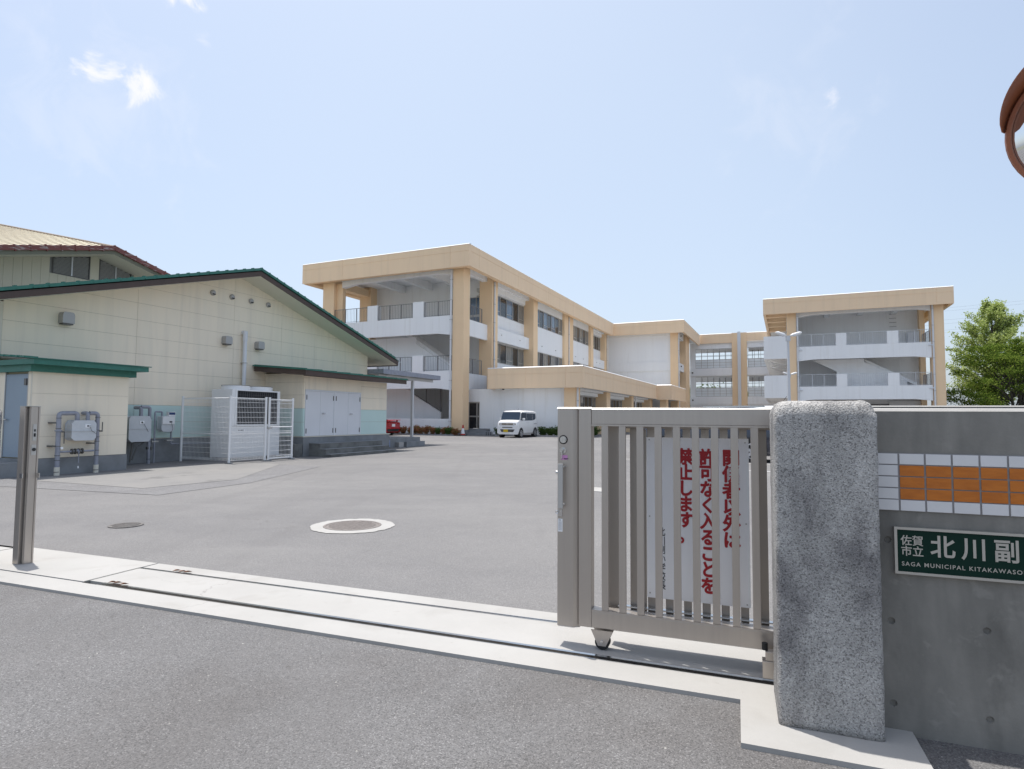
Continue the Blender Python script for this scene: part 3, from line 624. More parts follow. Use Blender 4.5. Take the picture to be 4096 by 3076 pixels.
# green verge tiles
for (sgn, sl_, n) in ((-1, SL, 24), (1, SR_, 23)):
    L_ = .33; ang = math.atan(sl_)
    tl = MB().box(-.005, L_ + .012, -.05, .05, -.03, .045); tl.add([( -.006, -.052, -.0), (.03, -.052, 0), (.03, .052, 0), (-.006, .052, 0), (-.006, -.052, .066), (.03, -.052, .062), (.03, .052, .062), (-.006, .052, .066)], [(0, 3, 2, 1), (4, 5, 6, 7), (0, 1, 5, 4), (1, 2, 6, 5), (2, 3, 7, 6), (3, 0, 4, 7)])
    me = tl.mesh('verge_tile', GREEN)
    for i in range(n):
        d = (i + (1 if sgn < 0 else 0)) * L_ * math.cos(ang)
        y = PK[0] + sgn * (i * L_ * math.cos(ang)); 
        if sgn < 0: y = PK[0] - (i + 1) * L_ * math.cos(ang)
        z = PK[1] + .216 - abs(y - PK[0]) * sl_
        o = h.put('verge_tile', me, (RX - .02, y, z))
        # tile local x -> frame +y
        o.rotation_euler = Matrix.Rotation(math.pi / 2, 4, 'Z').to_euler()
        o.rotation_euler = (Matrix.Rotation(math.pi / 2, 4, 'Z') @ Matrix.Rotation(-ang if sgn < 0 else ang, 4, 'Y')).to_euler()
h.part('gutter_end', MB().box(RX - .02, RX + .05, YR + .04, YR + .09, zrr + .12, zrr + .17), PIPEW)
def hoodvent(y, z, w, hh):
    q = MB(); n = 10; d = .2
    prof = [(-w / 2, 0)] + [(-w / 2 + w * .18 * (1 - math.cos(math.pi / 2 * i / 4)), hh - hh * .35 * (1 - math.sin(math.pi / 2 * i / 4))) for i in range(5)]
    prof = prof + [(-a, b) for a, b in reversed(prof)]
    q.prism([(y + a, z + b) for a, b in prof], 'x', XH + .002, XH + d)
    v = h.part('hood_vent', q, LOUV, smooth=True)
    h.part('vent_mouth', MB().box(XH + .02, XH + d - .02, y - w / 2 + .02, y + w / 2 - .02, z - .035, z - .001), ALUMD, parent=v)
hoodvent(8.70, 3.52, .27, .27); hoodvent(13.32, 3.55, .25, .24); hoodvent(14.60, 3.53, .25, .24)
for y in (12.82, 13.52, 14.27, 14.99):
    v = h.part('round_vent', MB().lathe([(.085, 0), (.085, .05), (.06, .075), (.0001, .08)], (XH, y, 5.08), 'x', n=20), LOUV, smooth=True)
    h.part('vent_slot', MB().box(XH + .06, XH + .084, y - .05, y + .05, 5.02, 5.05), DARK, parent=v)
h.part('downpipe', MB().tube([(XH - .0, 14.0, 4.0), (XH + .09, 14.0, 4.0), (XH + .11, 14.0, 3.97), (XH + .11, 14.0, 2.0), (XH + .11, 14.0, .7)], .062, n=14).cyl((XH + .11, 14.0, 3.72), (XH + .11, 14.0, 4.04), .075, n=14), PIPEW, smooth=True)
h.part('pipe_clip', MB().box(XH, XH + .18, 13.93, 14.07, 3.0, 3.02), ALUM)
# annex with the double doors
XA = -14.3
an = Thing('entrance_annex', 'low annex with two pairs of pale double doors and green-edged lean-to roof', 'building', 'F', (-15.1, 17.3, 0))
an.part('plinth', MB().box(XH + .052, XA + .02, 15.0, 19.66, 0, .62), PLIN)
an.part('ledge', MB().box(XH + .052, XA + .04, 14.98, 19.70, .621, .648), SOFF)
an.part('backing_wall', MB().box(XH + .012, XA - .022, 15.0, 19.46, .65, 2.58), SEAL)
cols_ = [(14.985, 15.06), (17.90, 19.475)]
zA_ = [.65, 1.11, 1.56, 2.0, 2.42, 2.63]
for (a, b_) in cols_:
    for j in range(5):
        an.part('siding_panel', MB().box(XA - .02, XA, a + .003, b_ - .003, zA_[j] + .003, zA_[j + 1] - .003), MINT if zA_[j + 1] < 1.6 else CREAM)
an.part('siding_panel', MB().box(XA - .02, XA, 15.063, 17.897, 2.19, 2.63), CREAM)
for j in range(5):
    an.part('siding_panel', MB().box(XH + .013, XA - .0205, 14.965, 14.985, zA_[j] + .003, zA_[j + 1] - .003 if j < 4 else 2.72), MINT if zA_[j + 1] < 1.6 else CREAM)
an.part('door_frame', MB().box(XA - .02, XA + .012, 15.066, 17.894, 2.14, 2.187).box(XA - .02, XA + .012, 15.066, 15.10, .65, 2.139).box(XA - .02, XA + .012, 17.86, 17.894, .65, 2.139).box(XA - .02, XA + .012, 16.44, 16.52, .65, 2.139), DOORW)
lead = [(15.103, 15.768), (15.774, 16.437), (16.523, 17.187), (17.193, 17.857)]
for i, (a, b_) in enumerate(lead):
    d = an.part('door', MB().box(XA - .018, XA + .003, a, b_, .655, 2.136), DOORW)
    hy = a if i in (0, 2) else b_ - .0
    sgn = 1 if i in (0, 2) else -1
    for hz_ in (.82, 1.93): an.part('hinge', MB().box(XA + .003, XA + .014, hy + sgn * .01, hy + sgn * .042, hz_ - .08, hz_ + .08), ALUMD, parent=d)
    if i in (1, 3): an.part('handle', MB().cyl((XA + .003, a + .10, 1.40), (XA + .05, a + .10, 1.40), .022).cyl((XA + .045, a + .06, 1.40), (XA + .045, a + .20, 1.40), .016), CHROME, parent=d, smooth=True)
# lean-to roof: high at hall wall, low at front, runs past on the right
rx = -13.72
an.part('roof_board', MB().prism([(XH + .05, 2.78), (rx, 2.60), (rx, 2.76), (XH + .05, 2.94)], 'y', 14.45, 19.98), BROWN)
an.part('roof_sheet', MB().prism([(XH + .03, 2.942), (rx + .03, 2.762), (rx + .03, 2.80), (XH + .03, 2.985)], 'y', 14.40, 20.05), GREEN)
sm = MB().box(-.02, .02, 0, .03, 0, .02)
for i in range(9): an.part('roof_rib', MB().prism([(XH + .05, 2.986), (rx + .03, 2.801), (rx + .03, 2.82), (XH + .05, 3.004)], 'y', 14.45 + i * .69, 14.48 + i * .69), GREEN)
# steps
stp = Thing('concrete_steps', 'stained dark concrete steps up to the pale double doors', 'steps', 'F', (-13.8, 17, 0))
stp.part('step', MB().box(XA + .022, -13.82, 15.28, 18.60, 0, .41), OLDC, bevel=.008); stp.part('tread', MB().box(XA + .022, -13.81, 15.27, 18.61, .4105, .418), PLIN)
stp.part('step', MB().box(-13.818, -13.52, 15.22, 18.62, 0, .235), OLDC, bevel=.008); stp.part('tread', MB().box(-13.808, -13.51, 15.21, 18.63, .2355, .243), PLIN)
stp.part('step', MB().box(-13.518, -13.25, 15.16, 18.66, 0, .08), OLDC, bevel=.008); stp.part('tread', MB().box(-13.508, -13.24, 15.15, 18.67, .0805, .088), PLIN)
stp.part('side_landing', MB().box(-15.6, XA + .02, 14.62, 14.97, 0, .41), OLDC, bevel=.008)
# canopy to the right of the hall
cn = Thing('walkway_canopy', 'flat grey metal canopy with post between hall and school block', 'canopy', 'F', (-16.5, 22.7, 0))
cn.part('fascia', MB().box(-18.5, -15.2, 20.45, 20.47, 3.11, 3.30).box(-15.22, -15.2, 20.471, 24.97, 3.10, 3.30).box(-18.5, -15.2, 24.971, 24.99, 3.10, 3.30), GALV)
cn.part('roof_deck', MB().box(-18.5, -15.221, 20.471, 24.97, 3.16, 3.27), LOUV)
for y in (21.2, 22.4, 23.6, 24.5): cn.part('purlin', MB().box(-18.5, -15.23, y, y + .05, 3.10, 3.158), RAILL)
cn.part('beam', MB().box(-15.68, -15.56, 20.6, 24.9, 2.98, 3.098), RAILL)
cn.part('post', MB().box(-15.67, -15.56, 23.16, 23.27, .4, 2.979), RAILL, bevel=.006)
cn.part('bracket', MB().box(-18.4, -18.3, 20.6, 24.9, 2.98, 3.098), RAILL)
cn.part('post', MB().box(-18.4, -18.3, 23.16, 23.27, .4, 2.979), RAILL, bevel=.006)
pl = Thing('concrete_platform', 'low pale concrete platform carrying the canopy post', 'platform', 'F', (-16.5, 21.8, 0))
pl.part('slab', MB().box(-19.5, -15.2, 20.44, 23.28, 0, .40), PLIN, bevel=.006)
pl.part('lower_step', MB().box(-15.198, -14.98, 21.9, 23.34, 0, .22), PLIN, bevel=.006)
pl.part('drain_box', MB().box(-15.198, -15.0, 21.35, 21.7, 0, .22), LOUV)
pl.part('blue_mark', MB().box(-15.199, -15.196, 20.93, 20.99, .05, .33), mat('blue_mark_paint', (.05, .12, .4), (.4, .42, .45), scale=30, rough=.7))

# ------------------------------------------------------------ store shed at left
sh = Thing('store_shed', 'cream store shed with grey-blue door and thick green roof edge', 'building', 'F', (-15.2, 8.3, 0))
XS = -14.4
sh.part('plinth', MB().box(XH + .052, XS + .02, 7.27, 9.33, 0, .365), PLIN)
sh.part('backing_wall', MB().box(XH + .013, XS - .02, 7.30, 9.31, .366, 2.24), SEAL)
zz = [.37, .83, 1.29, 1.75, 2.21]
for j in range(4):
    sh.part('siding_panel', MB().box(XS - .019, XS, 7.282, 9.318, zz[j] + .002, zz[j + 1] - .002), CREAM)
sh.part('corner_trim', MB().box(XS - .02, XS + .006, 7.268, 7.2815, .37, 2.21), SOFF)
# left end wall with the door (plane y = 7.28)
sh.part('end_wall', MB().box(XS - .105, XS - .0195, 7.262, 7.295, .37, 2.21).box(XH + .013, -15.38, 7.262, 7.295, .37, 2.21), CREAM)
dr = sh.part('door', MB().box(-15.36, XS - .12, 7.272, 7.296, .39, 2.16), DOORG)
sh.part('handle', MB().cyl((-15.29, 7.23, 1.19), (-15.29, 7.27, 1.19), .018).cyl((-15.31, 7.232, 1.19), (-15.20, 7.232, 1.19), .013), CHROME, parent=dr, smooth=True)
sh.part('closer', MB().box(-14.63, -14.55, 7.24, 7.2718, 1.92, 2.06), ALUMD, parent=dr)
sh.part('door_frame', MB().box(-15.385, -15.362, 7.255, 7.296, .38, 2.2).box(XS - .119, XS - .104, 7.255, 7.296, .38, 2.2), ALUM)
sh.part('door_sill', MB().box(-16.5, XS - .10, 6.55, 7.26, 0, .30), PLIN)
sh.part('yellow_edge', MB().box(-16.5, XS - .10, 6.543, 6.5495, .20, .295), YELL)
# roof boards
sh.part('upper_roof_board', MB().box(-16.0 + .05, -14.03, 7.10, 9.55, 2.345, 2.455), GREEN)
sh.part('lower_roof_board', MB().box(-16.0 + .05, -14.28, 7.18, 9.42, 2.205, 2.344), GREEN)
sh.part('roof_sheet', MB().prism([(XH + .05, 2.60), (-14.0, 2.456), (-14.0, 2.476), (XH + .05, 2.62)], 'y', 7.06, 9.60), GREEN)
for i in range(7):
    x = -14.3 - i * .26
    sh.part('roof_rib', MB().box(x - .03, x + .03, 7.04, 7.3, 2.46 + (i + 1) * .018, 2.50 + (i + 1) * .018), GREEN)

# ------------------------------------------------------------ gas meters
def pipe(T, pts, r, name='pipe'):
    return T.part(name, MB().tube(pts, r, n=14), GALV, smooth=True)
def elbow(pts, rad=.05, n=5):
    """round the corners of a polyline"""
    P_ = [Vector(q) for q in pts]; o = [P_[0]]
    for i in range(1, len(P_) - 1):
        a = (P_[i - 1] - P_[i]); b_ = (P_[i + 1] - P_[i]); r_ = min(rad, a.length * .49, b_.length * .49)
        s0 = P_[i] + a.normalized() * r_; s1 = P_[i] + b_.normalized() * r_
        for t in range(n + 1):
            u = t / n; o.append(s0.lerp(P_[i], u).lerp(P_[i].lerp(s1, u), u))
    o.append(P_[-1]); return o
gm = Thing('gas_meter', 'large grey gas meter with double riser pipes on the store shed wall', 'gas meter', 'F', (-14.2, 8.1, 0))
xg = -14.2
body = MB().prism([(7.95, .80), (8.0, .755), (8.38, .755), (8.42, .80), (8.42, 1.10), (8.38, 1.16), (7.99, 1.16), (7.95, 1.10)], 'x', xg - .16, xg + .09)
gm.part('body', body, METER, bevel=.02, smooth=True, segs=3)
gm.part('seam_flange', MB().box(xg - .18, xg + .105, 7.92, 8.45, .943, .953), METER)
gm.part('counter', MB().box(xg + .091, xg + .10, 8.20, 8.31, 1.02, 1.09), SIGNW); gm.part('counter_window', MB().box(xg + .101, xg + .106, 8.235, 8.275, 1.04, 1.07), PLASB)
gm.part('sensor', MB().box(xg + .091, xg + .12, 8.29, 8.325, 1.03, 1.08), METER)
gm.part('cable', MB().tube(elbow([(xg + .11, 8.30, 1.03), (xg + .12, 8.32, .95), (xg + .11, 8.43, .88)], .03), .004, n=6), PLASB)
pipe(gm, elbow([(xg, 7.72, .18), (xg, 7.71, 1.33), (xg, 8.08, 1.34), (xg, 8.08, 1.17)], .07), .046, 'left_riser')
pipe(gm, elbow([(xg - .18, 8.30, 1.34), (xg, 8.30, 1.34), (xg, 8.30, 1.17)], .05), .040, 'meter_inlet')
pipe(gm, elbow([(xg, 8.33, 1.34), (xg, 8.51, 1.34), (xg, 8.52, .18)], .07), .042, 'right_riser')
gm.part('ground_sleeve', MB().cyl((xg, 7.72, 0), (xg, 7.72, .179), .052, n=16), SOFF, smooth=True); gm.part('ground_sleeve', MB().cyl((xg, 8.52, 0), (xg, 8.52, .179), .050, n=16), SOFF, smooth=True)
for (y, zs2) in ((7.715, (.07, .32, .42, .62, .93, 1.0, 1.22)), (8.515, (.06, .38, .5, .7, .8, .95, 1.24))):
    for z in zs2: gm.part('pipe_band', MB().cyl((xg, y, z), (xg, y, z + .012), .053, n=16), PLASB if z < .1 else ALUMD, smooth=True)
gm.part('valve_flange', MB().cyl((xg, 7.715, .94), (xg, 7.715, .97), .068, n=16), GALV, smooth=True)
gm.part('valve_lever', MB().box(xg + .06, xg + .075, 7.79, 7.805, .68, .93).cyl((xg, 7.74, .94), (xg + .07, 7.80, .93), .015), ALUMD)
gm.part('valve_lever', MB().box(xg + .05, xg + .065, 8.58, 8.595, .92, 1.14).cyl((xg, 8.53, .93), (xg + .06, 8.59, .94), .015), ALUMD)
gm.part('bypass_pipe', MB().cyl((xg, 7.76, .50), (xg, 8.48, .50), .022, n=12), GALV, smooth=True)
for y in (7.99, 8.055, 8.13, 8.195): gm.part('bypass_flange', MB().cyl((xg, y, .50), (xg, y + .025, .50), .062, n=16), ALUMD, smooth=True)
gm.part('bypass_valve', MB().cyl((xg, 8.08, .50), (xg, 8.13, .50), .045, n=12).cyl((xg + .03, 8.11, .50), (xg + .07, 8.11, .49), .015).box(xg + .06, xg + .072, 8.10, 8.115, .25, .49), GALV)
for z in (.61, 1.11): gm.part('wall_clamp', MB().box(XS, xg, 7.61, 7.70, z, z + .03).box(XS, xg, 8.40, 8.47, z + .04, z + .07), ALUMD)
gm.part('tag', MB().cyl((xg + .05, 7.77, .585), (xg + .054, 7.77, .585), .028, n=14), SIGNW); gm.part('tag', MB().box(xg + .06, xg + .064, 8.095, 8.12, .13, .18), SIGNW)
g3 = Thing('gas_meter', 'grey gas meter on the hall wall just right of the store shed', 'gas meter', 'F', (-15.6, 10.4, 0))
xg = -15.6
g3.part('body', MB().prism([(10.1, .68), (10.16, .62), (10.61, .62), (10.66, .68), (10.66, 1.19), (10.61, 1.26), (10.15, 1.26), (10.1, 1.19)], 'x', xg - .18, xg + .10), METER, bevel=.02, smooth=True, segs=3)
g3.part('seam_flange', MB().box(xg - .19, xg + .115, 10.07, 10.69, .94, .952), METER)
g3.part('counter', MB().box(xg + .101, xg + .11, 10.36, 10.48, 1.07, 1.15), SIGNW); g3.part('counter_window', MB().box(xg + .111, xg + .117, 10.40, 10.44, 1.09, 1.13), PLASB)
g3.part('cable', MB().tube(elbow([(xg + .12, 10.46, 1.08), (xg + .12, 10.52, .98), (xg + .11, 10.60, .86)], .03), .004, n=6), PLASB)
pipe(g3, elbow([(xg - .25, 10.45, 1.50), (xg, 10.45, 1.50), (xg, 10.45, 1.26)], .06), .045, 'inlet')
pipe(g3, elbow([(xg, 10.45, 1.52), (xg, 10.69, 1.52), (xg, 10.70, .0)], .07), .042, 'riser')
g3.part('bracket', join(MB().tube(elbow([(xg + .02, 10.60, .60), (xg + .02, 10.25, .58), (xg + .02, 10.18, .06)], .05), .02, n=8), MB().tube([(xg + .02, 10.55, .58), (xg + .02, 10.36, .45), (xg + .02, 10.24, .12)], .018, n=8)), ALUMD)
g3.part('valve', MB().cyl((xg, 10.64, .42), (xg, 10.78, .42), .04, n=12).box(xg + .02, xg + .05, 10.72, 10.76, .36, .46), ALUMD)
for z in (.12, .9, 1.2): g3.part('pipe_band', MB().cyl((xg, 10.70, z), (xg, 10.70, z + .015), .05, n=14), ALUMD)
g4 = Thing('gas_meter', 'small domestic gas meter with blue display left of the white fence', 'gas meter', 'F', (-15.7, 11.2, 0))
xg = -15.75
g4.part('body', MB().prism([(11.10, .92), (11.15, .86), (11.41, .86), (11.46, .92), (11.46, 1.27), (11.10, 1.27)], 'x', xg - .10, xg + .09), METER, bevel=.015, smooth=True)
g4.part('upper_cover', MB().box(xg + .091, xg + .115, 11.10, 11.46, 1.06, 1.27), ACW)
g4.part('counter_window', MB().box(xg + .116, xg + .12, 11.30, 11.38, 1.10, 1.14), PLASB)
dsp = g4.part('display_box', MB().box(xg, xg + .10, 11.28, 11.48, 1.275, 1.40), ACW)
g4.part('display', MB().box(xg + .101, xg + .104, 11.29, 11.47, 1.32, 1.385), mat('blue_display', (.02, .05, .16), rough=.3), parent=dsp)
pipe(g4, elbow([(xg, 10.96, .0), (xg, 10.95, 1.40), (xg, 11.15, 1.40), (xg, 11.15, 1.26)], .04), .022, 'riser')
pipe(g4, elbow([(xg, 11.44, .88), (xg, 11.44, .50), (xg, 12.0, .50), (xg, 12.9, .46)], .04), .022, 'outlet')
g4.part('cable', MB().tube(elbow([(xg + .12, 11.36, 1.08), (xg + .13, 11.40, .95), (xg + .12, 11.36, .82), (xg + .12, 11.16, .84)], .05), .004, n=6), PLASB)
g4.part('wall_clip', MB().box(xg - .1, xg + .03, 10.88, 11.06, .57, .60), ALUM); g4.part('wall_clip', MB().box(xg - .1, xg + .03, 11.30, 11.50, .59, .62), ALUM)

# ------------------------------------------------------------ air conditioner and its fence
ac = Thing('air_conditioner', 'tall white outdoor air conditioner with black coil grille behind the mesh fence', 'air conditioner', 'F', (-15.1, 13.4, 0))
xa = -14.6
ac.part('cabinet', MB().box(-15.45, xa, 12.47, 14.29, .08, 2.08), ACW, bevel=.012)
ac.part('base_rail', MB().box(-15.42, xa - .02, 12.50, 14.26, 0, .079), ALUMD)
ac.part('coil_recess', MB().box(xa + .0005, xa + .004, 12.64, 14.16, 1.05, 2.04), DARK)
ac.part('grille_frame', MB().box(xa, xa + .02, 12.58, 12.639, 1.02, 2.07).box(xa, xa + .02, 14.161, 14.22, 1.02, 2.07).box(xa, xa + .02, 12.64, 14.16, 1.005, 1.049).box(xa, xa + .02, 12.64, 14.16, 2.041, 2.07), ACW)
gr = MB()
for i in range(19): y = 12.68 + i * .08; gr.box(xa + .008, xa + .011, y, y + .003, 1.05, 2.04)
for i in range(6): z = 1.12 + i * .16; gr.box(xa + .006, xa + .0078, 12.64, 14.16, z, z + .003)
ac.part('coil_grille', gr, RAILG, kind='stuff')
ac.part('panel_joint', MB().box(xa, xa + .0015, 12.50, 14.26, .985, .99).box(xa, xa + .0015, 13.3, 13.304, .1, .98), GROUT)
ac.part('type_plate', MB().box(xa, xa + .003, 12.70, 12.96, .86, .90), SIGNW)
ac.part('type_print', shifted(MB().box(0, .001, 12.71, 12.75, .868, .892).box(0, .001, 12.765, 12.80, .868, .892).box(0, .001, 12.815, 12.85, .868, .892).box(0, .001, 12.865, 12.90, .868, .892), (xa + .0035, 0, 0)), PLASB)
for y in (12.95, 13.82):
    f_ = ac.part('fan_collar', MB().lathe([(.40, 2.08), (.40, 2.19), (.385, 2.20), (.37, 2.19), (.36, 2.08)], (-15.02, y, 0), n=32), ACW, smooth=True)
    q = MB()
    for r_ in (.08, .16, .24, .32, .395): q.lathe([(r_, 2.205), (r_ + .007, 2.212), (r_ + .014, 2.205)], (-15.02, y, 0), n=28)
    for i in range(8): a = i * math.pi / 4; q.cyl((-15.02, y, 2.212), (-15.02 + .4 * math.cos(a), y + .4 * math.sin(a), 2.205), .005, n=5)
    ac.part('fan_guard', q, ALUMD, parent=f_)
    q = MB()
    for i in range(4):
        a = i * math.pi / 2 + .4; q.add([(-15.02, y, 2.12), (-15.02 + .33 * math.cos(a), y + .33 * math.sin(a), 2.10), (-15.02 + .33 * math.cos(a + .9), y + .33 * math.sin(a + .9), 2.15)], [(0, 1, 2)])
    ac.part('fan_blades', q, PLASB, parent=f_)
fe = Thing('mesh_fence', 'white welded mesh fence with gate around the air conditioner', 'fence', 'F', (-14.6, 12.9, 0))
FXX = -13.75
posts = [(FXX, 11.70), (FXX, 12.93), (FXX, 13.06), (FXX, 13.97), (-15.66, 11.70)]
for (x, y) in posts:
    pp = fe.part('post', MB().cyl((x, y, 0), (x, y, 1.83), .033, n=14).cyl((x, y, 1.83), (x, y, 1.85), .036, n=14), WPAINT, smooth=True)
def meshpanel(a, b_, name):
    q = MB(); a = Vector(a); b_ = Vector(b_); d = (b_ - a); Ln = d.length; d.normalize()
    nn = int(Ln / .052)
    for i in range(nn + 1):
        p_ = a + d * (Ln * i / nn); q.cyl((p_.x, p_.y, .07), (p_.x, p_.y, 1.80), .0026, n=4, cap=False)
    for z in [.08, .14, .28, .42, .56, .70, .79, .86, .98, 1.12, 1.26, 1.40, 1.54, 1.68, 1.76, 1.80]:
        q.cyl((a.x, a.y, z), (b_.x, b_.y, z), .0042 if z not in (.08, .79, 1.80) else .007, n=5, cap=False)
    nrm_ = Vector((-d.y, d.x, 0)) * .03
    for z0 in (1.77, .80, .10):
        for i in range(nn + 1):
            p_ = a + d * (Ln * i / nn); q.cyl((p_.x, p_.y, z0), (p_.x + nrm_.x * -1, p_.y + nrm_.y * -1, z0 + .018), .0045, n=4, cap=False)
        q.cyl((a.x - nrm_.x, a.y - nrm_.y, z0 + .018), (b_.x - nrm_.x, b_.y - nrm_.y, z0 + .018), .005, n=5, cap=False)
    fe.part(name, q, WPAINT, kind='stuff')
meshpanel((-15.63, 11.70, 0), (FXX - .03, 11.70, 0), 'wire_mesh'); meshpanel((FXX, 11.735, 0), (FXX, 12.90, 0), 'wire_mesh'); meshpanel((FXX, 13.09, 0), (FXX, 13.94, 0), 'gate_mesh')
meshpanel((FXX, 14.0, 0), (-14.4, 14.0, 0), 'wire_mesh')
fe.part('gate_frame', MB().cyl((FXX, 13.09, .98), (FXX, 13.94, .98), .016, n=10).cyl((FXX, 13.09, .06), (FXX, 13.94, .06), .016, n=10), WPAINT, smooth=True)
fe.part('gate_latch', MB().box(FXX, FXX + .05, 12.98, 13.14, .93, .99), CHROME)
for i, (x, y) in enumerate(posts[:4]): fe.part('footing', MB().box(x - .07, x + .07, y - .07, y + .07, -.01, .03), PLIN)

# ================================================================== GYM BEHIND THE HALL
gy = Thing('gymnasium', 'tall gymnasium behind the hall with cream ribbed roof and red-brown verge tiles', 'building', 'F', (-36, 18, 0))
GC = (18.42, 9.62); SLg, SRg, RG = .256, .262, .236
def gz(y): return GC[1] - (SLg * (GC[0] - y) if y < GC[0] else SRg * (y - GC[0]))
gxf, gxw, gxb = -30.0, -31.5, -52.0
ya, yb = 6.0, 27.0
gy.part('wall_backing', MB().prism([(ya + 1, 0), (yb - 1, 0), (yb - 1, gz(yb - 1) - .32), (GC[0], GC[1] - .36), (ya + 1, gz(ya + 1) - .32)], 'x', gxb, gxw - .05), GROUT)
y = 8.0; k_ = 0
while y < 26:
    w = .365 if k_ % 1 == 0 else .365
    a0, a1 = y + .004, y + w - .004
    if not (a1 > 16.53 and a0 < 20.27):
        gy.part('wall_panel', MB().prism([(a0, 4), (a1, 4), (a1, gz(a1) - .33), (a0, gz(a0) - .33)], 'x', gxw - .048, gxw), GYMW)
    else:
        gy.part('wall_panel', MB().prism([(a0, 4), (a1, 4), (a1, 8.0), (a0, 8.0)], 'x', gxw - .048, gxw), GYMW)
    y += w; k_ += 1
def louvre(y0, y1):
    lv = gy.part('louvre_backing', MB().prism([(y0, 8.04), (y1, 8.04), (y1, gz(y1) - .40), (y0, gz(y0) - .40)], 'x', gxw - .046, gxw - .03), DARK)
    z = 8.06
    while z < max(gz(y0), gz(y1)) - .45:
        a0, a1 = y0 + .03, y1 - .03
        # clip slat to the raking head
        lim = z + .42
        if y0 < GC[0]: a0 = max(a0, GC[0] - (GC[1] - lim) / SLg)
        else: a1 = min(a1, GC[0] + (GC[1] - lim) / SRg)
        if a1 - a0 > .05: gy.part('louvre_slat', MB().add([(gxw - .028, a0, z), (gxw - .028, a1, z), (gxw + .005, a1, z + .032), (gxw + .005, a0, z + .032), (gxw - .028, a0, z + .006), (gxw - .028, a1, z + .006), (gxw + .005, a1, z + .038), (gxw + .005, a0, z + .038)], [(0, 1, 2, 3), (7, 6, 5, 4), (3, 2, 6, 7), (0, 4, 5, 1)]), LOUV, parent=lv, recalc=False)
        z += .062
    gy.part('louvre_frame', MB().box(gxw - .02, gxw + .02, y0 - .03, y1 + .03, 8.0, 8.04).box(gxw - .02, gxw + .02, y0 - .03, y0 + .01, 8.041, gz(y0) - .36).box(gxw - .02, gxw + .02, y1 - .01, y1 + .03, 8.041, gz(y1) - .36), ALUMD)
    ym = (y0 + y1) / 2; gy.part('louvre_mullion', MB().box(gxw - .02, gxw + .03, ym - .03, ym + .03, 8.041, gz(ym) - .38), RAILL)
louvre(16.55, 18.16); louvre(18.66, 20.24)
gy.part('corner_post', MB().prism([(18.20, 8.0), (18.62, 8.0), (18.62, gz(18.62) - .34), (18.41, gz(18.41) - .34), (18.20, gz(18.2) - .34)], 'x', gxw - .04, gxw + .01), GYMW)
def sl2(x0, x1, zo, t, y0=ya, y1=yb): return join(MB().prism([(y0, gz(y0) + zo), (GC[0], GC[1] + zo), (GC[0], GC[1] + zo + t), (y0, gz(y0) + zo + t)], 'x', x0, x1), MB().prism([(GC[0], GC[1] + zo), (y1, gz(y1) + zo), (y1, gz(y1) + zo + t), (GC[0], GC[1] + zo + t)], 'x', x0, x1))
gy.part('soffit', sl2(gxw - .3, gxf - .02, -.36, .03), SOFF)
gy.part('verge_board', sl2(gxf - .018, gxf, -.40, .18), OLIV)
# rising roof planes (ridge climbs away from the gable peak)
bk = 22.
def P3(x, y): return (x, y, gz(y) - .05 + RG * (gxf - x))
gy.part('roof_plane', MB().add([P3(gxf, ya), P3(gxf, GC[0]), P3(gxf - bk, GC[0]), P3(gxf - bk, ya)], [(0, 1, 2, 3)]), GYMR, recalc=False)
gy.part('roof_plane', MB().add([P3(gxf, yb), P3(gxf, GC[0]), P3(gxf - bk, GC[0]), P3(gxf - bk, yb)], [(0, 1, 2, 3)]), GYMR, recalc=False)
gdir = Vector((-RG, SLg, 0)).normalized()          # steepest way up the left plane
# seams run up the slope from the verge to the ridge
for i in range(34):
    y0 = 17.9 - i * .34
    t = (GC[0] - y0) / gdir.y
    x1 = gxf + gdir.x * t
    if y0 < ya: break
    a = Vector(P3(gxf - .02, y0)); b_ = Vector(P3(x1, GC[0])); gy.part('roof_seam', MB().cyl(a + Vector((0, 0, .02)), b_ + Vector((0, 0, .02)), .017, n=4), SEAM)
gy.part('ridge_cap', MB().cyl(Vector(P3(gxf, GC[0])) + Vector((0, 0, .03)), Vector(P3(gxf - bk, GC[0])) + Vector((0, 0, .03)), .05, n=6), SEAM)
for (sgn, s_) in ((-1, SLg), (1, SRg)):
    ang = math.atan(s_); LT = .62 if sgn < 0 else .55
    tl = join(MB().box(0, LT - .04, -.08, .02, -.21, .02), MB().box(LT - .05, LT + .012, -.10, .05, -.245, .05))
    me = tl.mesh('verge_tile', REDT, bevel=.008, segs=1)
    for i in range(20 if sgn < 0 else 12):
        y = GC[0] - (i + 1) * LT * math.cos(ang) if sgn < 0 else GC[0] + i * LT * math.cos(ang)
        z = GC[1] - abs(y - GC[0]) * s_
        o = gy.put('verge_tile', me, (gxf + .0, y, z)); o.rotation_euler = (Matrix.Rotation(math.pi / 2, 4, 'Z') @ Matrix.Rotation(-ang if sgn < 0 else ang, 4, 'Y')).to_euler()

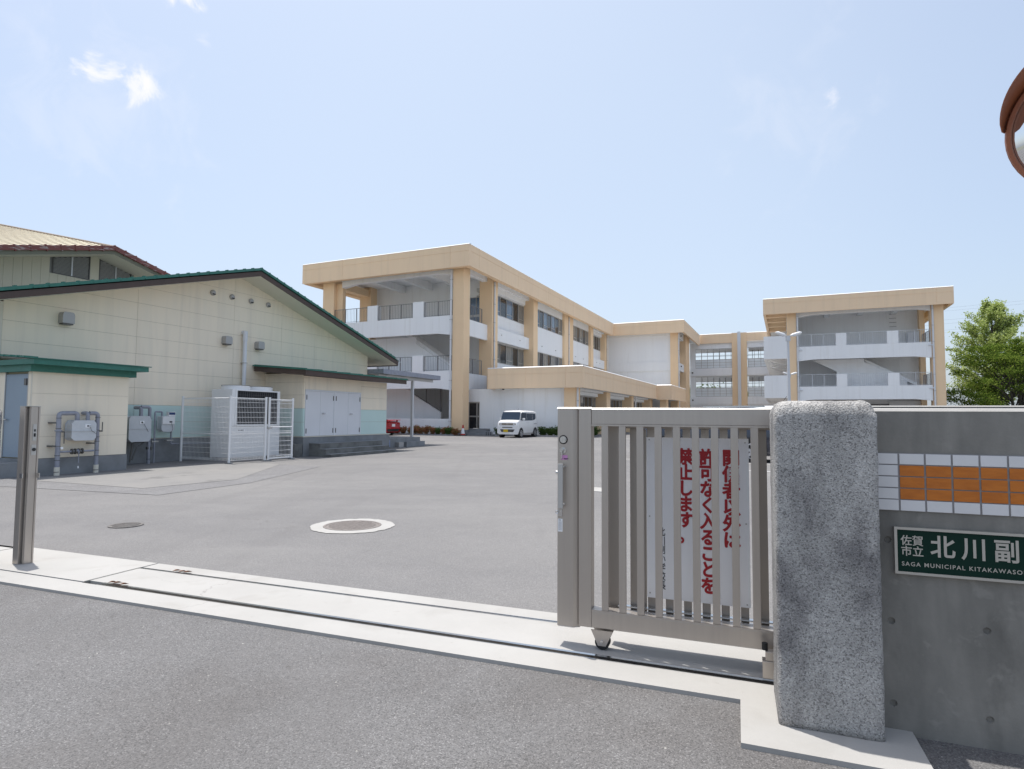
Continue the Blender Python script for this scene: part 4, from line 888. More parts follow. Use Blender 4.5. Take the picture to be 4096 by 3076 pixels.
# ================================================================== SCHOOL
def bx(mb, ax, pos, a0, a1, d0, d1, z0, z1):
    """box on a facade plane: ax 'x' = plane x=pos facing +x, ax 'y' = plane y=pos facing -y; d = distance outwards"""
    if ax == 'x': return mb.box(pos + d0, pos + d1, a0, a1, z0, z1)
    return mb.box(a0, a1, pos - d1, pos - d0, z0, z1)
def window(T, ax, pos, a0, a1, z0, z1, n, pat='DBDBDC', fm=None, low=False, t=.05):
    fm = fm or ALUM; q = MB()
    bx(q, ax, pos, a0, a1, -.04, .03, z0, z0 + t); bx(q, ax, pos, a0, a1, -.04, .03, z1 - t, z1)
    bx(q, ax, pos, a0, a0 + t, -.04, .03, z0 + t, z1 - t); bx(q, ax, pos, a1 - t, a1, -.04, .03, z0 + t, z1 - t)
    w = (a1 - a0) / n
    for i in range(1, n): bx(q, ax, pos, a0 + i * w - t * .45, a0 + i * w + t * .45, -.04, .028, z0 + t, z1 - t)
    if low:
        for i in range(n):
            if pat[i % len(pat)] != 'D': bx(q, ax, pos, a0 + i * w + t * .46, a0 + (i + 1) * w - t * .46, -.038, .02, z0 + .36, z0 + .41)
    W_ = T.part('window', q, fm)
    for i in range(n):
        mt = {'D': GLASSD, 'B': GLASSB, 'C': GLASSC, 'F': FROST}[pat[i % len(pat)]]
        e = MB(); bx(e, ax, pos, a0 + i * w + .01, a0 + (i + 1) * w - .01, -.03, -.018 - .004 * (i % 2), z0 + .02, z1 - .02)
        T.part('pane', e, mt, parent=W_)
    return W_
def fascia(T, ax, pos, a0, a1, z0, z1, joints, th=.25, mt=None, split=.30):
    """fascia cladding laid out as panels with open joints; coping on top"""
    mt = mt or FASC; j = [a0] + joints + [a1]; g_ = .022
    q = MB(); bx(q, ax, pos, a0, a1, -th, -.02, z0 + .02, z1 - .02); T.part('fascia_core', q, mt)
    zs3 = z1 - (z1 - z0) * split
    for i in range(len(j) - 1):
        for (za, zb3) in ((z0, zs3 - g_ / 2), (zs3 + g_ / 2, z1)):
            q = MB(); bx(q, ax, pos, j[i] + (g_ / 2 if i else 0), j[i + 1] - (g_ / 2 if i < len(j) - 2 else 0), -.0195, 0, za, zb3); T.part('fascia_panel', q, mt)
    q = MB(); ch = [(-th, z1 + .001), (.02, z1 + .001), (.02, z1 + .012), (-.05, z1 + .07), (-th, z1 + .07)]
    if ax == 'x':
        k0 = len(q.v); q.prism(ch, 'y', a0, a1); q.v = [(pos + v[0], v[1], v[2]) for v in q.v]
    else:
        q.prism(ch, 'x', a0, a1); q.v = [(v[0], pos - v[1], v[2]) for v in q.v]
    T.part('coping', q, WPAINT)
def railing(T, ax, pos, a0, a1, z0, z1, mt, bays=2, sp=.14):
    q = MB(); bx(q, ax, pos, a0, a1, 0, .045, z1 - .035, z1); bx(q, ax, pos, a0, a1, .01, .035, z0 + .06, z0 + .085)
    for i in range(bays + 1):
        a = a0 + (a1 - a0 - .045) * i / bays; bx(q, ax, pos, a, a + .045, 0, .045, z0, z1 - .036)
    r_ = T.part('railing', q, mt)
    q = MB(); nn = int((a1 - a0) / sp)
    for i in range(1, nn): a = a0 + (a1 - a0) * i / nn; bx(q, ax, pos, a - .007, a + .007, .013, .027, z0 + .086, z1 - .036)
    T.part('balusters', q, mt, parent=r_, kind='stuff')
def dpipe(T, x, y, z0, z1, r=.06):
    d_ = T.part('downpipe', MB().cyl((x, y, z0), (x, y, z1), r, n=12), PIPEW, smooth=True)
    z = z0 + 1
    while z < z1: T.part('pipe_clip', MB().box(x - r * 1.3, x + r * 1.3, y - r * 1.3, y + r * 1.3, z, z + .03), ALUM, parent=d_); z += 1.5

A = Thing('school_building', 'long three-storey school block, white with tan columns and fascia, in the centre', 'building', 'F', (-28, 38.3, 0))
XC, XW = -21.38, -22.35
Y0 = 38.27; ZT0, ZT1 = 12.22, 13.80
fascia(A, 'y', 37.47, -36.2, -20.52, ZT0, ZT1, [-32.05, -24.6][0:1] + [-22.1], mt=FASC)
fascia(A, 'x', -20.52, 37.72, 77.4, ZT0, ZT1, [39.0, 46.2, 53.4, 60.6, 67.8], mt=FASC)
fascia(A, 'y', 77.4, -20.535, -11.49, ZT0, ZT1, [-16.4, -12.8])
fascia(A, 'x', -11.49, 77.66, 92.75, ZT0, ZT1, [82.5, 88])
A.part('fascia_left_return', MB().box(-36.2, -35.95, 37.73, 60, ZT0, ZT1), FASC)
A.part('roof_slab', MB().box(-35.94, -20.78, 37.73, 95, 12.85, 13.05).box(-20.77, -11.75, 77.7, 95, 12.85, 13.05), WHITE)
A.part('soffit_lip', MB().box(-35.94, -20.78, 37.73, 37.95, ZT0 + .02, ZT0 + .14).box(-20.99, -20.78, 37.96, 77.4, ZT0 + .02, ZT0 + .14).box(-35.94, -35.7, 37.96, 60, ZT0 + .02, ZT0 + .14), TAN)
# columns of the end bay
A.part('column', MB().box(-22.31, XC, Y0, 39.22, .38, 12.849), TAN, bevel=.02)
A.part('column_foot', MB().box(-22.32, XC + .01, Y0 - .01, 39.23, 0, .379), PLIN)
A.part('column', MB().box(-34.69, -33.53, Y0, 39.1, 0, 12.849), TAN, bevel=.02)
A.part('column_rib', MB().box(-33.529, -32.92, Y0 + .35, 39.0, 0, 12.2), TAN)
A.part('column', MB().box(-34.7, -33.5, 43.0, 43.9, 0, 12.849), TAN)
A.part('tan_side_beam', MB().box(-34.4, -33.7, 39.11, 42.99, 12.0, 12.6), TAN)
# front beam with haunches, cross beams
A.part('beam', MB().prism([(-32.9, 12.84), (-32.9, 11.83), (-31.5, 12.05), (-23.8, 12.17), (-22.6, 11.97), (-22.32, 11.95), (-22.32, 12.84)], 'y', 38.5, 38.95), WHITE)
for x in (-30.6, -27.8, -25.0): A.part('cross_beam', MB().box(x - .22, x + .22, 38.96, 43.88, 12.25, 12.849), WHITE)
A.part('beam', MB().box(-22.3, -21.85, 39.24, 42.97, 12.31, 12.849), WHITE)
# back wall of the stair bay
A.part('back_wall', MB().box(-33.49, -24.0, 43.9, 44.1, 0, 12.849).box(-24.0, -22.75, 43.9, 44.1, 11.35, 12.849).box(-24.0, -22.75, 43.9, 44.1, 4.74, 8.6), WHITE)
A.part('back_wall', MB().box(-33.49, -33.2, 44.11, 60, 0, 12.849), WHITE)
for (z0, z1) in ((8.62, 11.34), (4.6, 7.1)):
    window(A, 'y', 43.98, -23.98, -22.77, z0, z1, 2, 'BB', ALUM, low=False)
    A.part('door_rail', MB().box(-23.93, -22.82, 43.93, 43.95, z0 + 1.05, z0 + 1.25), ALUM)
for (zt, zb4, zf) in ((8.86, 7.40, 8.62), (4.74, 3.30, 4.45)):
    A.part('balcony_parapet', MB().prism([(-33.5, zt), (-33.5, zb4), (-32.0, zb4 + .16), (-23.66, zb4 + .16), (-22.42, zb4), (-22.33, zb4), (-22.33, zt)], 'y', Y0 + .02, Y0 + .26), WHITE)
    A.part('floor_slab', MB().box(-33.4, -21.9, Y0 + .27, 43.88, zf - .3, zf), WHITE)
    A.part('side_parapet', MB().box(-22.02, -21.8, 39.24, 42.97, zb4 + .12, zt - .1), WHITE)
    pt = zt + 1.22
    for (a, b_) in ((-30.13, -29.16), (-25.84, -24.87)):
        A.part('parapet_pier', MB().box(a, b_, Y0 + .02, Y0 + .5, zt + .001, pt), WHITE, bevel=.01)
    railing(A, 'y', Y0 + .14, -33.5, -30.17, zt, zt + 1.15, RAILG, 3); railing(A, 'y', Y0 + .14, -29.1, -25.9, zt, zt + 1.15, RAILG, 3); railing(A, 'y', Y0 + .14, -24.83, -22.4, zt, zt + 1.15, RAILG, 2)
    railing(A, 'x', -21.95, 39.24, 42.25, zt - .1, zt + 1.08, RAILG, 2)
# stairs: solid sloping parapet walls and dark undersides
A.part('stair_flight', MB().prism([(-33.2, 4.46), (-33.2, 7.70), (-26.92, 7.70), (-26.9, 7.21), (-25.2, 6.15), (-23.6, 5.17), (-23.6, 4.46)], 'y', 40.3, 40.5), WHITE)
A.part('stair_slab', MB().prism([(-28, 8.2), (-23.2, 5.1), (-23.2, 4.8), (-28, 7.9)], 'y', 40.51, 42.0), WHITE)
A.part('stair_flight', MB().prism([(-33.2, 0), (-33.2, 4.14), (-28.2, 4.14), (-27.19, 3.30), (-26.84, 2.99), (-24.46, 1.71), (-24.43, 0)], 'y', 40.3, 40.5), WHITE)
q = MB()
for i in range(28):
    x = -27.1 + i * .1; zb5 = 2.99 + (-26.84 - x) * -.538 if False else 2.99 - (x + 26.84) * .538
    q.box(x, x + .02, 40.36, 40.38, max(zb5, 1.75), 3.45)
A.part('stair_balusters', q, RAILG, kind='stuff')
A.part('stair_rail', MB().prism([(-26.9, 3.08), (-24.46, 1.76), (-24.46, 1.82), (-26.9, 3.14)], 'y', 40.28, 40.3).box(-24.52, -24.44, 40.3, 40.38, 1.72, 3.5).box(-25.84, -25.78, 40.32, 40.38, 2.3, 3.5), RAILG)
ud = A.part('understair_door', MB().box(-24.4, -23.5, 43.84, 43.895, .1, 2.75), ALUMD)
A.part('pane', MB().box(-24.3, -23.98, 43.82, 43.838, .9, 2.6).box(-23.92, -23.6, 43.82, 43.838, .9, 2.6), GLASSD, parent=ud)
A.part('low_wall', MB().box(-33.5, -22.33, Y0 + .03, Y0 + .24, 0, 1.19), WHITE)
# long side: columns, wall, bands, windows
colsA = [(42.97, 44.0), (51.7, 52.76), (60.4, 63.3), (69.95, 71.0), (78.2, 79.3)]
for i, (a, b_) in enumerate(colsA[:4]):
    if i == 2:
        A.part('column', MB().box(XW, XC, a, a + 1.25, 0, 12.849), TAN, bevel=.015); A.part('column', MB().box(XW, XC, b_ - 1.25, b_, 0, 12.849), TAN, bevel=.015)
        A.part('column_link', MB().box(XW, XC - .25, a + 1.251, b_ - 1.251, 0, 12.849), TAN)
    else: A.part('column', MB().box(XW - .2, XC, a, b_, 0, 12.849), TAN, bevel=.015)
A.part('column', MB().box(XW, XC, 76.2, 77.7, 0, 12.849), TAN)
A.part('wall', MB().box(XW - .2, XW + .4, 77.701, 78.6, 0, 12.849), WHITE)
bays = [(44.0, 51.7), (52.76, 60.4), (63.3, 69.95), (71.0, 76.2)]
pats = ['DBDBDC', 'BDBDBDC', 'DCDCDC', 'CDCDDC']; npn = [6, 7, 6, 6]
XWB = [-22.35, -21.62, -21.68, -22.0]
for i, (a, b_) in enumerate(bays):
    XW_ = XWB[i]; wa, wb = a + .02, b_ - .02
    for (z0, z1) in ((0, 5.96), (7.69, 10.07), (11.83, 12.849)):
        A.part('wall', MB().box(XW_ - .2, XW_, a + .001, b_ - .001, z0, z1), WHITE)
    for (z0, z1) in ((10.08, 11.82), (5.97, 7.68)): window(A, 'x', XW_ - .05, wa, wb, z0, z1, npn[i], pats[i] if z0 > 8 else pats[i].replace('B', 'C'), ALUM, low=True, t=.06)
    out_ = .02
    if i in (0, 3):
        out_ = .53
        A.part('band', MB().box(XW_ + .001, XW_ + out_, a + .001, b_ - .001, 7.70, 8.78), WHITE)
        A.part('head_band', MB().box(XW_ + .001, XW_ + out_ - .02, a + .001, b_ - .001, 12.32, 12.849), WHITE)
        A.part('window_hood', MB().box(XW_ + .001, XW_ + .30, a + .001, b_ - .4, 11.84, 12.31), WHITE)
    for yy in (a + 1.6, b_ - 2.2): A.part('drain_spout', MB().cyl((XW_ + out_ - .01, yy, 8.3), (XW_ + out_ + .08, yy, 8.27), .04, n=8), ALUM)
dpipe(A, -22.40, 38.19, 0, 12.25, .07); dpipe(A, XC + .08, 43.25, 4.95, 12.3, .07); dpipe(A, XC + .0, 61.85, 4.9, 12.3, .07); dpipe(A, XC + .08, 77.0, 4.9, 12.3, .07)
fl = A.part('floodlight', MB().box(-23.0, -22.6, 43.3, 43.6, 11.62, 11.95), ALUM, bevel=.02)
A.part('bracket', MB().cyl((-22.95, 43.6, 11.5), (-22.85, 43.88, 11.4), .03).box(-23.2, -23.0, 43.7, 43.88, 11.3, 11.42), ALUM, parent=fl)
# end wall D (faces the yard) and wing E
A.part('end_wall', MB().box(-22.5, -13.36, 78.62, 78.8, 0, 12.849), WHITE)
A.part('end_band', MB().box(-21.9, -13.36, 78.5, 78.619, 7.5, 8.66).box(-21.9, -13.36, 78.4, 78.619, 12.05, 12.849), WHITE)
A.part('column', MB().box(-13.35, -12.39, 78.28, 79.5, 0, 12.849), TAN)
dpipe(A, -12.28, 78.3, 0, 12.3, .07)
A.part('side_wall', MB().box(-13.3, -13.1, 79.51, 92.9, 0, 5.9).box(-13.3, -13.1, 79.51, 92.9, 7.4, 10.0).box(-13.3, -13.1, 79.51, 92.9, 11.6, 12.849), WHITE)
window(A, 'x', -13.14, 79.6, 92.5, 10.01, 11.59, 14, 'DDC', ALUM); window(A, 'x', -13.14, 79.6, 92.5, 5.91, 7.39, 14, 'DDC', ALUM)
A.part('side_band', MB().box(-13.09, -12.55, 79.51, 86.8, 7.65, 8.65).box(-13.09, -12.55, 79.51, 84.0, 11.9, 12.849), WHITE)
for yy in (81.5, 84.5): A.part('drain_spout', MB().cyl((-12.55, yy, 8.25), (-12.4, yy, 8.25), .09, n=10).cyl((-12.55, yy, 12.3), (-12.4, yy, 12.3), .09, n=10), ALUMD)
A.part('column', MB().box(-13.3, -12.29, 84.3, 87.8, 0, 12.849), TAN)

# rear connecting wing F: open corridor windows through which the sky shows
Fw = Thing('school_building', 'rear connecting wing with see-through corridor windows between the two blocks', 'building', 'F', (-4, 94, 0))
YF = 93.0
fascia(Fw, 'y', YF + .0, -11.51, -7.01, 12.53, 13.88, []); fascia(Fw, 'y', YF, -4.95, 3.0, 12.66, 13.88, []); 
Fw.part('column', MB().box(-7.0, -4.96, YF - .05, YF + .8, 0, 13.93), TAN)
Fw.part('box_gutter', MB().box(-6.22, -5.78, YF - .32, YF - .051, 0, 14.05), PIPEW)
Fw.part('column', MB().box(3.01, 4.2, YF - .05, YF + .8, 0, 13.93), TAN)
Fw.part('roof_slab', MB().box(-13, 5, YF + .26, 99, 12.45, 12.65), WHITE)
for (x0, x1) in ((-13.0, -7.01), (-4.95, 3.0)):
    for (z0, z1) in ((0, 4.62), (7.62, 8.85), (11.75, 12.44)):
        Fw.part('wall', MB().box(x0, x1, YF + .3, YF + .5, z0, z1), WHITE)
    Fw.part('band', MB().box(x0, x1, YF + .05, YF + .299, 7.72, 8.73).box(x0, x1, YF + .05, YF + .299, 3.44, 4.5), WHITE)
    a0 = x0 + .8 if x0 < -10 else x0 + .1
    for (z0, z1) in ((4.63, 7.61), (8.86, 11.74)):
        if x0 < -10: Fw.part('wall', MB().box(x0, a0, YF + .3, YF + .5, z0, z1), WHITE)
        q = MB(); n = 6 if x0 < -10 else 9; w = (x1 - a0) / n; zl_ = z0 + 1.25
        for i in range(n + 1): q.box(a0 + i * w - .03, a0 + i * w + .03, YF + .33, YF + .42, z0, z1)
        q.box(a0, x1, YF + .335, YF + .415, z0, z0 + .07).box(a0, x1, YF + .335, YF + .415, z1 - .07, z1).box(a0, x1, YF + .335, YF + .415, zl_ - .04, zl_ + .04)
        for zz_ in (z0 + .42, z0 + .82): q.box(a0, x1, YF + .28, YF + .31, zz_ - .02, zz_ + .02)
        q.box(a0, x1, YF + .34, YF + .41, zl_ + .62, zl_ + .66)
        fo = Fw.part('window', q, ALUM)
        for i in range(n): Fw.part('pane', MB().box(a0 + i * w + .031, a0 + (i + 1) * w - .031, YF + .36, YF + .37, z0 + .071, zl_ - .041), FROST, parent=fo)
        # far side of the corridor: mullions only, sky beyond
        q = MB()
        for i in range(n + 1): q.box(a0 + i * w - .03 + .45, a0 + i * w + .03 + .45, YF + 4.0, YF + 4.1, z0, z1)
        q.box(a0 - .5, x1 + .5, YF + 4.0, YF + 4.1, zl_ + .3, zl_ + .36).box(a0 - .5, x1 + .5, YF + 4.0, YF + 4.1, zl_ + .85, zl_ + .9)
        Fw.part('rear_window', q, ALUMD)
    for (z0, z1) in ((0, 5.6), (7.0, 9.9), (11.55, 12.44)): Fw.part('rear_wall', MB().box(x0, x1, YF + 4.11, YF + 4.3, z0, z1), WHITE)
Fw.part('floor_slab', MB().box(-13, 5, YF + .51, YF + 4.0, 8.4, 8.6).box(-13, 5, YF + .51, YF + 4.0, 4.2, 4.4), WHITE)
for z in (8.2, 4.1): Fw.part('drain_spout', MB().cyl((-12.6, YF - .1, z), (-12.6, YF + .05, z), .12, n=10), ALUMD)

# single-storey block in front of A
B1 = Thing('school_building', 'single-storey tan and white school block behind the white van', 'building', 'F', (-16, 40, 0))
fascia(B1, 'y', 39.2, -19.84, -12.55, 3.40, 4.87, [-16.82, -13.80]); fascia(B1, 'x', -12.55, 39.46, 65.05, 3.40, 4.87, [41.5, 47, 52.5, 58])
fascia(B1, 'y', 65.07, -12.56, -10.98, 3.32, 4.87, []); fascia(B1, 'x', -10.98, 65.33, 75.1, 3.35, 4.87, [])
B1.part('roof_slab', MB().box(-19.8, -12.81, 39.46, 78.1, 4.5, 4.6).box(-21.3, -19.8, 45, 78.1, 4.5, 4.6).box(-12.80, -11.24, 65.33, 76, 4.5, 4.6), ROOFW)
B1.part('soffit', MB().box(-19.8, -12.81, 39.46, 65, 3.44, 3.5).box(-12.9, -11.25, 65.34, 75, 3.44, 3.5), WHITE)
B1.part('fascia_return', MB().box(-19.84, -19.60, 39.46, 42.9, 3.40, 4.87), FASC)
B1.part('end_wall', MB().box(-20.88, -14.10, 40.0, 40.2, 0, 3.43).box(-22.3, -20.88, 40.0, 40.2, 2.48, 3.43).box(-22.3, -21.86, 40.0, 40.2, 0, 2.48), WHITE)
B1.part('column', MB().box(-14.09, -13.25, 39.72, 40.74, 0, 3.43), TAN)
dpipe(B1, -13.10, 39.75, 0, 3.4, .07)
B1.part('column', MB().box(-14.2, -13.25, 47.68, 48.84, 0, 3.43), TAN); B1.part('column', MB().box(-14.2, -13.25, 56.45, 57.3, 0, 3.43), TAN); B1.part('column', MB().box(-14.2, -13.25, 65.1, 66.3, 0, 3.43), TAN)
B1.part('column', MB().box(-12.4, -11.7, 66.0, 67.2, 0, 3.43), TAN)
B1.part('column', MB().box(-12.4, -11.7, 73.5, 74.6, 0, 3.43), TAN)
for (a, b_) in ((40.75, 47.67), (48.85, 56.44), (57.31, 65.09)):
    B1.part('wall', MB().box(-14.35, -14.15, a, b_, 0, 1.0).box(-14.35, -14.15, a, b_, 3.0, 3.43), WHITE)
    window(B1, 'x', -14.2, a + .02, b_ - .02, 1.01, 2.99, 7, 'CDCDDDC', ALUM)
    B1.part('window_hood', MB().box(-14.149, -13.75, a, b_ - .8, 3.02, 3.28), WHITE); B1.part('shutter_box', MB().box(-14.149, -13.45, a, b_ - .2, 3.29, 3.43), WHITE)
dpipe(B1, -13.1, 57.4, 0, 3.4, .07)
dd = B1.part('entrance_door', MB().box(-21.86, -20.88, 40.02, 40.08, 2.38, 2.478).box(-20.96, -20.88, 40.02, 40.08, .5, 2.38).box(-21.86, -21.78, 40.02, 40.08, .5, 2.38).box(-21.78, -20.96, 40.02, 40.08, 1.33, 1.43).box(-21.16, -21.08, 40.01, 40.06, .5, 2.38), ALUM)
B1.part('pane', MB().box(-21.78, -20.96, 40.065, 40.075, .5, 2.38), GLASSD, parent=dd)
B1.part('entrance_step', MB().box(-22.2, -20.0, 39.4, 39.99, 0, .48), PLIN); B1.part('entrance_step', MB().box(-22.2, -19.85, 39.1, 39.39, 0, .32), PLIN); B1.part('entrance_step', MB().box(-22.2, -19.6, 38.75, 39.09, 0, .16), PLIN)
B1.part('soffit_lamp', MB().lathe([(.09, 3.40), (.08, 3.33), (.0001, 3.31)], (-18.7, 39.5, 0), n=12), PLASB)
# kerb and planting strip in front
kb = Thing('kerb', None, None, 'F', (-17, 38.6, 0), kind='structure')
kb.part('kerb_stone', MB().box(-19.2, -12.0, 38.66, 38.80, 0, .10), PLIN); kb.part('soil', MB().box(-19.5, -14.2, 38.81, 39.98, 0, .08), SOIL)
kb2 = Thing('planting_bed', None, None, 'F', (-25, 37.3, 0), kind='structure')
kb2.part('soil', MB().box(-33, -21.4, 36.9, 38.24, 0, .07), SOIL); kb2.part('kerb_stone', MB().box(-33, -21.3, 36.78, 36.89, 0, .09), PLIN)

# right block B
RB = Thing('school_building', 'three-storey school block at the right with open stair balconies', 'building', 'F', (6, 65.5, 0))
YB, yb0 = 64.8, 65.6
fascia(RB, 'y', YB, -1.88, 13.90, 11.79, 13.33, [.55, 6.3, 12.6]); RB.part('fascia_return', MB().box(-1.88, -1.63, YB + .26, 90, 11.79, 13.33), FASC); RB.part('fascia_return', MB().box(13.65, 13.90, YB + .26, 90, 11.79, 13.33), FASC)
RB.part('roof_slab', MB().box(-1.62, 13.64, YB + .26, 92, 12.45, 12.6), WHITE)
for y in (67, 70.5, 74, 78): RB.part('soffit_rib', MB().box(-1.62, .24, y, y + .8, 11.85, 12.449), TAN)
RB.part('soffit_rib', MB().box(13.3, 13.64, 66.5, 90, 11.85, 12.449), TAN)
RB.part('column', MB().box(.25, 1.10, yb0, 66.6, 0, 12.449), TAN, bevel=.02)
RB.part('column', MB().box(12.50, 13.27, yb0, 66.6, 0, 12.449), TAN, bevel=.02)
RB.part('column_rib', MB().box(12.28, 12.499, yb0 + .2, 66.6, 0, 12.449), TAN)
RB.part('side_wall', MB().box(.3, .5, 66.61, 92, 0, 12.449), WHITE); RB.part('side_wall', MB().box(12.3, 12.5, 69.5, 92, 0, 12.449), TAN)
RB.part('back_wall', MB().box(.51, 12.0, 70.0, 70.2, 0, 12.449), WHITE)
RB.part('tan_return', MB().box(12.0, 12.3, 69.2, 70.0, 0, 12.449), TAN)
RB.part('beam', MB().prism([(1.11, 12.44), (1.11, 11.42), (2.6, 11.62), (11.2, 11.62), (12.28, 11.43), (12.28, 12.44)], 'y', yb0 + .1, yb0 + .5), WHITE)
for x in (4.0, 7.0, 10.0): RB.part('cross_beam', MB().box(x - .22, x + .22, yb0 + .51, 69.99, 11.9, 12.449), WHITE)
for (zt, zb6) in ((8.50, 7.06), (4.54, 3.12)):
    RB.part('balcony_parapet', MB().prism([(1.11, zt), (1.11, zb6), (2.6, zb6 + .15), (10.9, zb6 + .15), (12.27, zb6), (12.27, zt)], 'y', yb0 + .02, yb0 + .26), WHITE)
    RB.part('floor_slab', MB().box(.51, 12.28, yb0 + .27, 69.98, zb6 + .5, zb6 + .75), WHITE)
    for (a, b_) in ((4.57, 5.45), (8.80, 9.71)): RB.part('parapet_pier', MB().box(a, b_, yb0 + .02, yb0 + .5, zt + .001, zt + 1.2), WHITE, bevel=.01)
    for (a, b_, n_) in ((1.4, 4.54, 3), (5.48, 8.78, 3), (9.74, 12.26, 2)): railing(RB, 'y', yb0 + .14, a, b_, zt, zt + 1.2, RAILL, n_, .15)
    railing(RB, 'x', 12.14, yb0 + .3, 69.0, zt, zt + 1.1, RAILG, 2, .14)
    RB.part('side_balcony', MB().box(-1.9, .24, yb0, yb0 + .2, zb6 + .32, zt + 1.17).box(-1.9, -1.7, yb0 + .201, 90, zb6 + .32, zt + 1.17), WHITE)
    RB.part('side_balcony_floor', MB().box(-1.69, .24, yb0 + .201, 90, zb6 + .35, zb6 + .5), WHITE)
    for y in (67.2, 70.5, 74, 78): RB.part('balcony_rib', MB().prism([(-1.6, zb6 + .349), (.24, zb6 + .349), (.24, zb6 - .15), (-.2, zb6 - .15)], 'y', y, y + .6), WHITE)
RB.part('stair_flight', MB().prism([(2.55, 7.30), (7.1, 7.30), (7.12, 6.95), (8.93, 5.99), (10.6, 5.0), (10.6, 4.3), (4.7, 4.3), (4.7, 6.1)], 'y', 67.5, 67.7), WHITE)
RB.part('stair_slab', MB().prism([(7.2, 7.25), (11.4, 4.9), (11.4, 4.6), (7.2, 6.95)], 'y', 67.71, 69.9), WHITE)
dpipe(RB, 1.22, 65.52, 0, 12.0, .08); dpipe(RB, 12.40, 65.52, 0, 12.0, .08)
for z in (4.2, 8.15):
    RB.part('pipe_branch', MB().cyl((1.22, 65.52, z), (1.60, 65.58, z), .06, n=8), PIPEW); RB.part('pipe_branch', MB().cyl((12.40, 65.52, z + .06), (12.0, 65.58, z + .06), .06, n=8), PIPEW)
q = MB()
for i in range(5): q.box(9.6, 10.2, 69.86, 69.9, 10.2 + i * .42, 10.23 + i * .42)
RB.part('wall_ladder', q, RAILG)
cb = RB.part('locker', MB().box(11.0, 12.0, 69.3, 69.95, 8.0, 10.0), RAILL); RB.part('locker_door', MB().box(11.04, 11.48, 69.27, 69.295, 8.1, 9.9).box(11.52, 11.96, 69.27, 69.295, 8.1, 9.9), DOORW, parent=cb)
sh_ = RB.part('shutter', MB().box(6.6, 9.4, 69.9, 69.98, 0, 2.9), RAILG)
q = MB()
for i in range(26): q.box(6.62 + i * .107, 6.65 + i * .107, 69.87, 69.899, 0, 2.9)
RB.part('shutter_slats', q, ALUMD, parent=sh_, kind='stuff')
RB.part('ground_wall', MB().box(.51, 6.6, 69.7, 69.9, 0, 3.2).box(9.4, 12, 69.7, 69.9, 0, 3.2), WHITE)

# ================================================================== STREET LAMPS, POWER LINES
def lamp(x, y, z, label):
    t = Thing('street_lamp', label, 'street lamp', 'W', (x, y, 0), group='twin-headed street lamps in the school yard')
    t.part('pole', MB().cyl((x, y, 0), (x, y, z - .25), .085, .055, n=16), RAILL, smooth=True)
    t.part('pole_head', MB().cyl((x, y, z - .27), (x, y, z - .02), .11, n=16), RAILL, smooth=True)
    for s_ in (-1, 1):
        v = Vector((s_, -.15, .3)).normalized()
        a = Vector((x, y, z - .05)) + v * .12; b_ = a + v * .52
        hd = t.part('lamp_head', MB().tube([a, a + v * .1, a + v * .42, b_], .08, n=12, rs=[.035, .075, .08, .03]), WPAINT, smooth=True)
        t.part('lens', MB().tube([a + v * .12 + Vector((0, 0, -.03)), a + v * .4 + Vector((0, 0, -.03))], .062, n=10), LAMPG, parent=hd, smooth=True)
    return t
lamp(12.94, 28.0, 5.25, 'taller-looking near twin-headed street lamp in front of the right block')
lamp(24.11, 52.0, 5.25, 'smaller far twin-headed street lamp directly behind the near one')
wires = [((56, 16.2), (90, 20.4)), ((56, 15.8), (90, 19.9)), ((56, 14.6), (90, 18.6)), ((56, 14.1), (90, 18.0)), ((56, 13.25), (90, 17.0)), ((56, 12.9), (90, 16.6))]
wm = mat('thin_cable', (.25, .27, .32), rough=.6)
pw = Thing('power_line', 'faint overhead power cables running behind the trees at right', 'power line', 'W', (56, 80, 12))
for (a, b_) in wires: pw.part('cable', MB().tube([(a[0] - 3, 80, a[1] - .3), ((a[0] + b_[0]) / 2, 82, (a[1] + b_[1]) / 2 - .15), (b_[0], 84, b_[1])], .008, n=5), wm)
pw2 = Thing('telephone_line', 'dark telephone cable with joint emerging beside the right block', 'cable', 'W', (57, 80, 10.9))
pw2.part('cable', MB().tube([(50, 80, 10.6), (58, 80, 10.92), (62, 80, 11.05), (69, 80, 12.1), (80, 80, 13.4)], .035, n=6), PLASB)
pw2.part('joint_box', MB().cyl((58.1, 80, 10.78), (59.0, 80, 10.80), .09, n=8), PLASB)

# ================================================================== CARS
def section(L_, W_, top, zb_=1.05, taper=.14, zbot=.22):
    rings = []
    for (x, zt, wsc) in top:
        hw = W_ / 2 * wsc; b_ = min(zb_, zt - .03); up_ = zt - b_
        half = [(hw - .07, zbot), (hw - .01, zbot + .18), (hw, (b_ + zbot) / 2 + .05), (hw - .015, b_ - .06), (hw - .04, b_), (hw - .04 - up_ * taper, zt - .07 if up_ > .1 else zt - .012), (hw - .12 - up_ * taper, zt), (hw * .4, zt + .02), (0, zt + .025)]
        ring = [(x, y, z) for y, z in half] + [(x, -y, z) for y, z in reversed(half[:-1])]
        rings.append(ring)
    n = len(rings[0]); vs = [v for r_ in rings for v in r_]
    fs = [(i * n + j, (i + 1) * n + j, (i + 1) * n + (j + 1) % n, i * n + (j + 1) % n) for i in range(len(rings) - 1) for j in range(n)]
    fs += [tuple(range(n)), tuple(range(len(vs) - 1, len(vs) - n - 1, -1))]
    return MB().add(vs, fs)
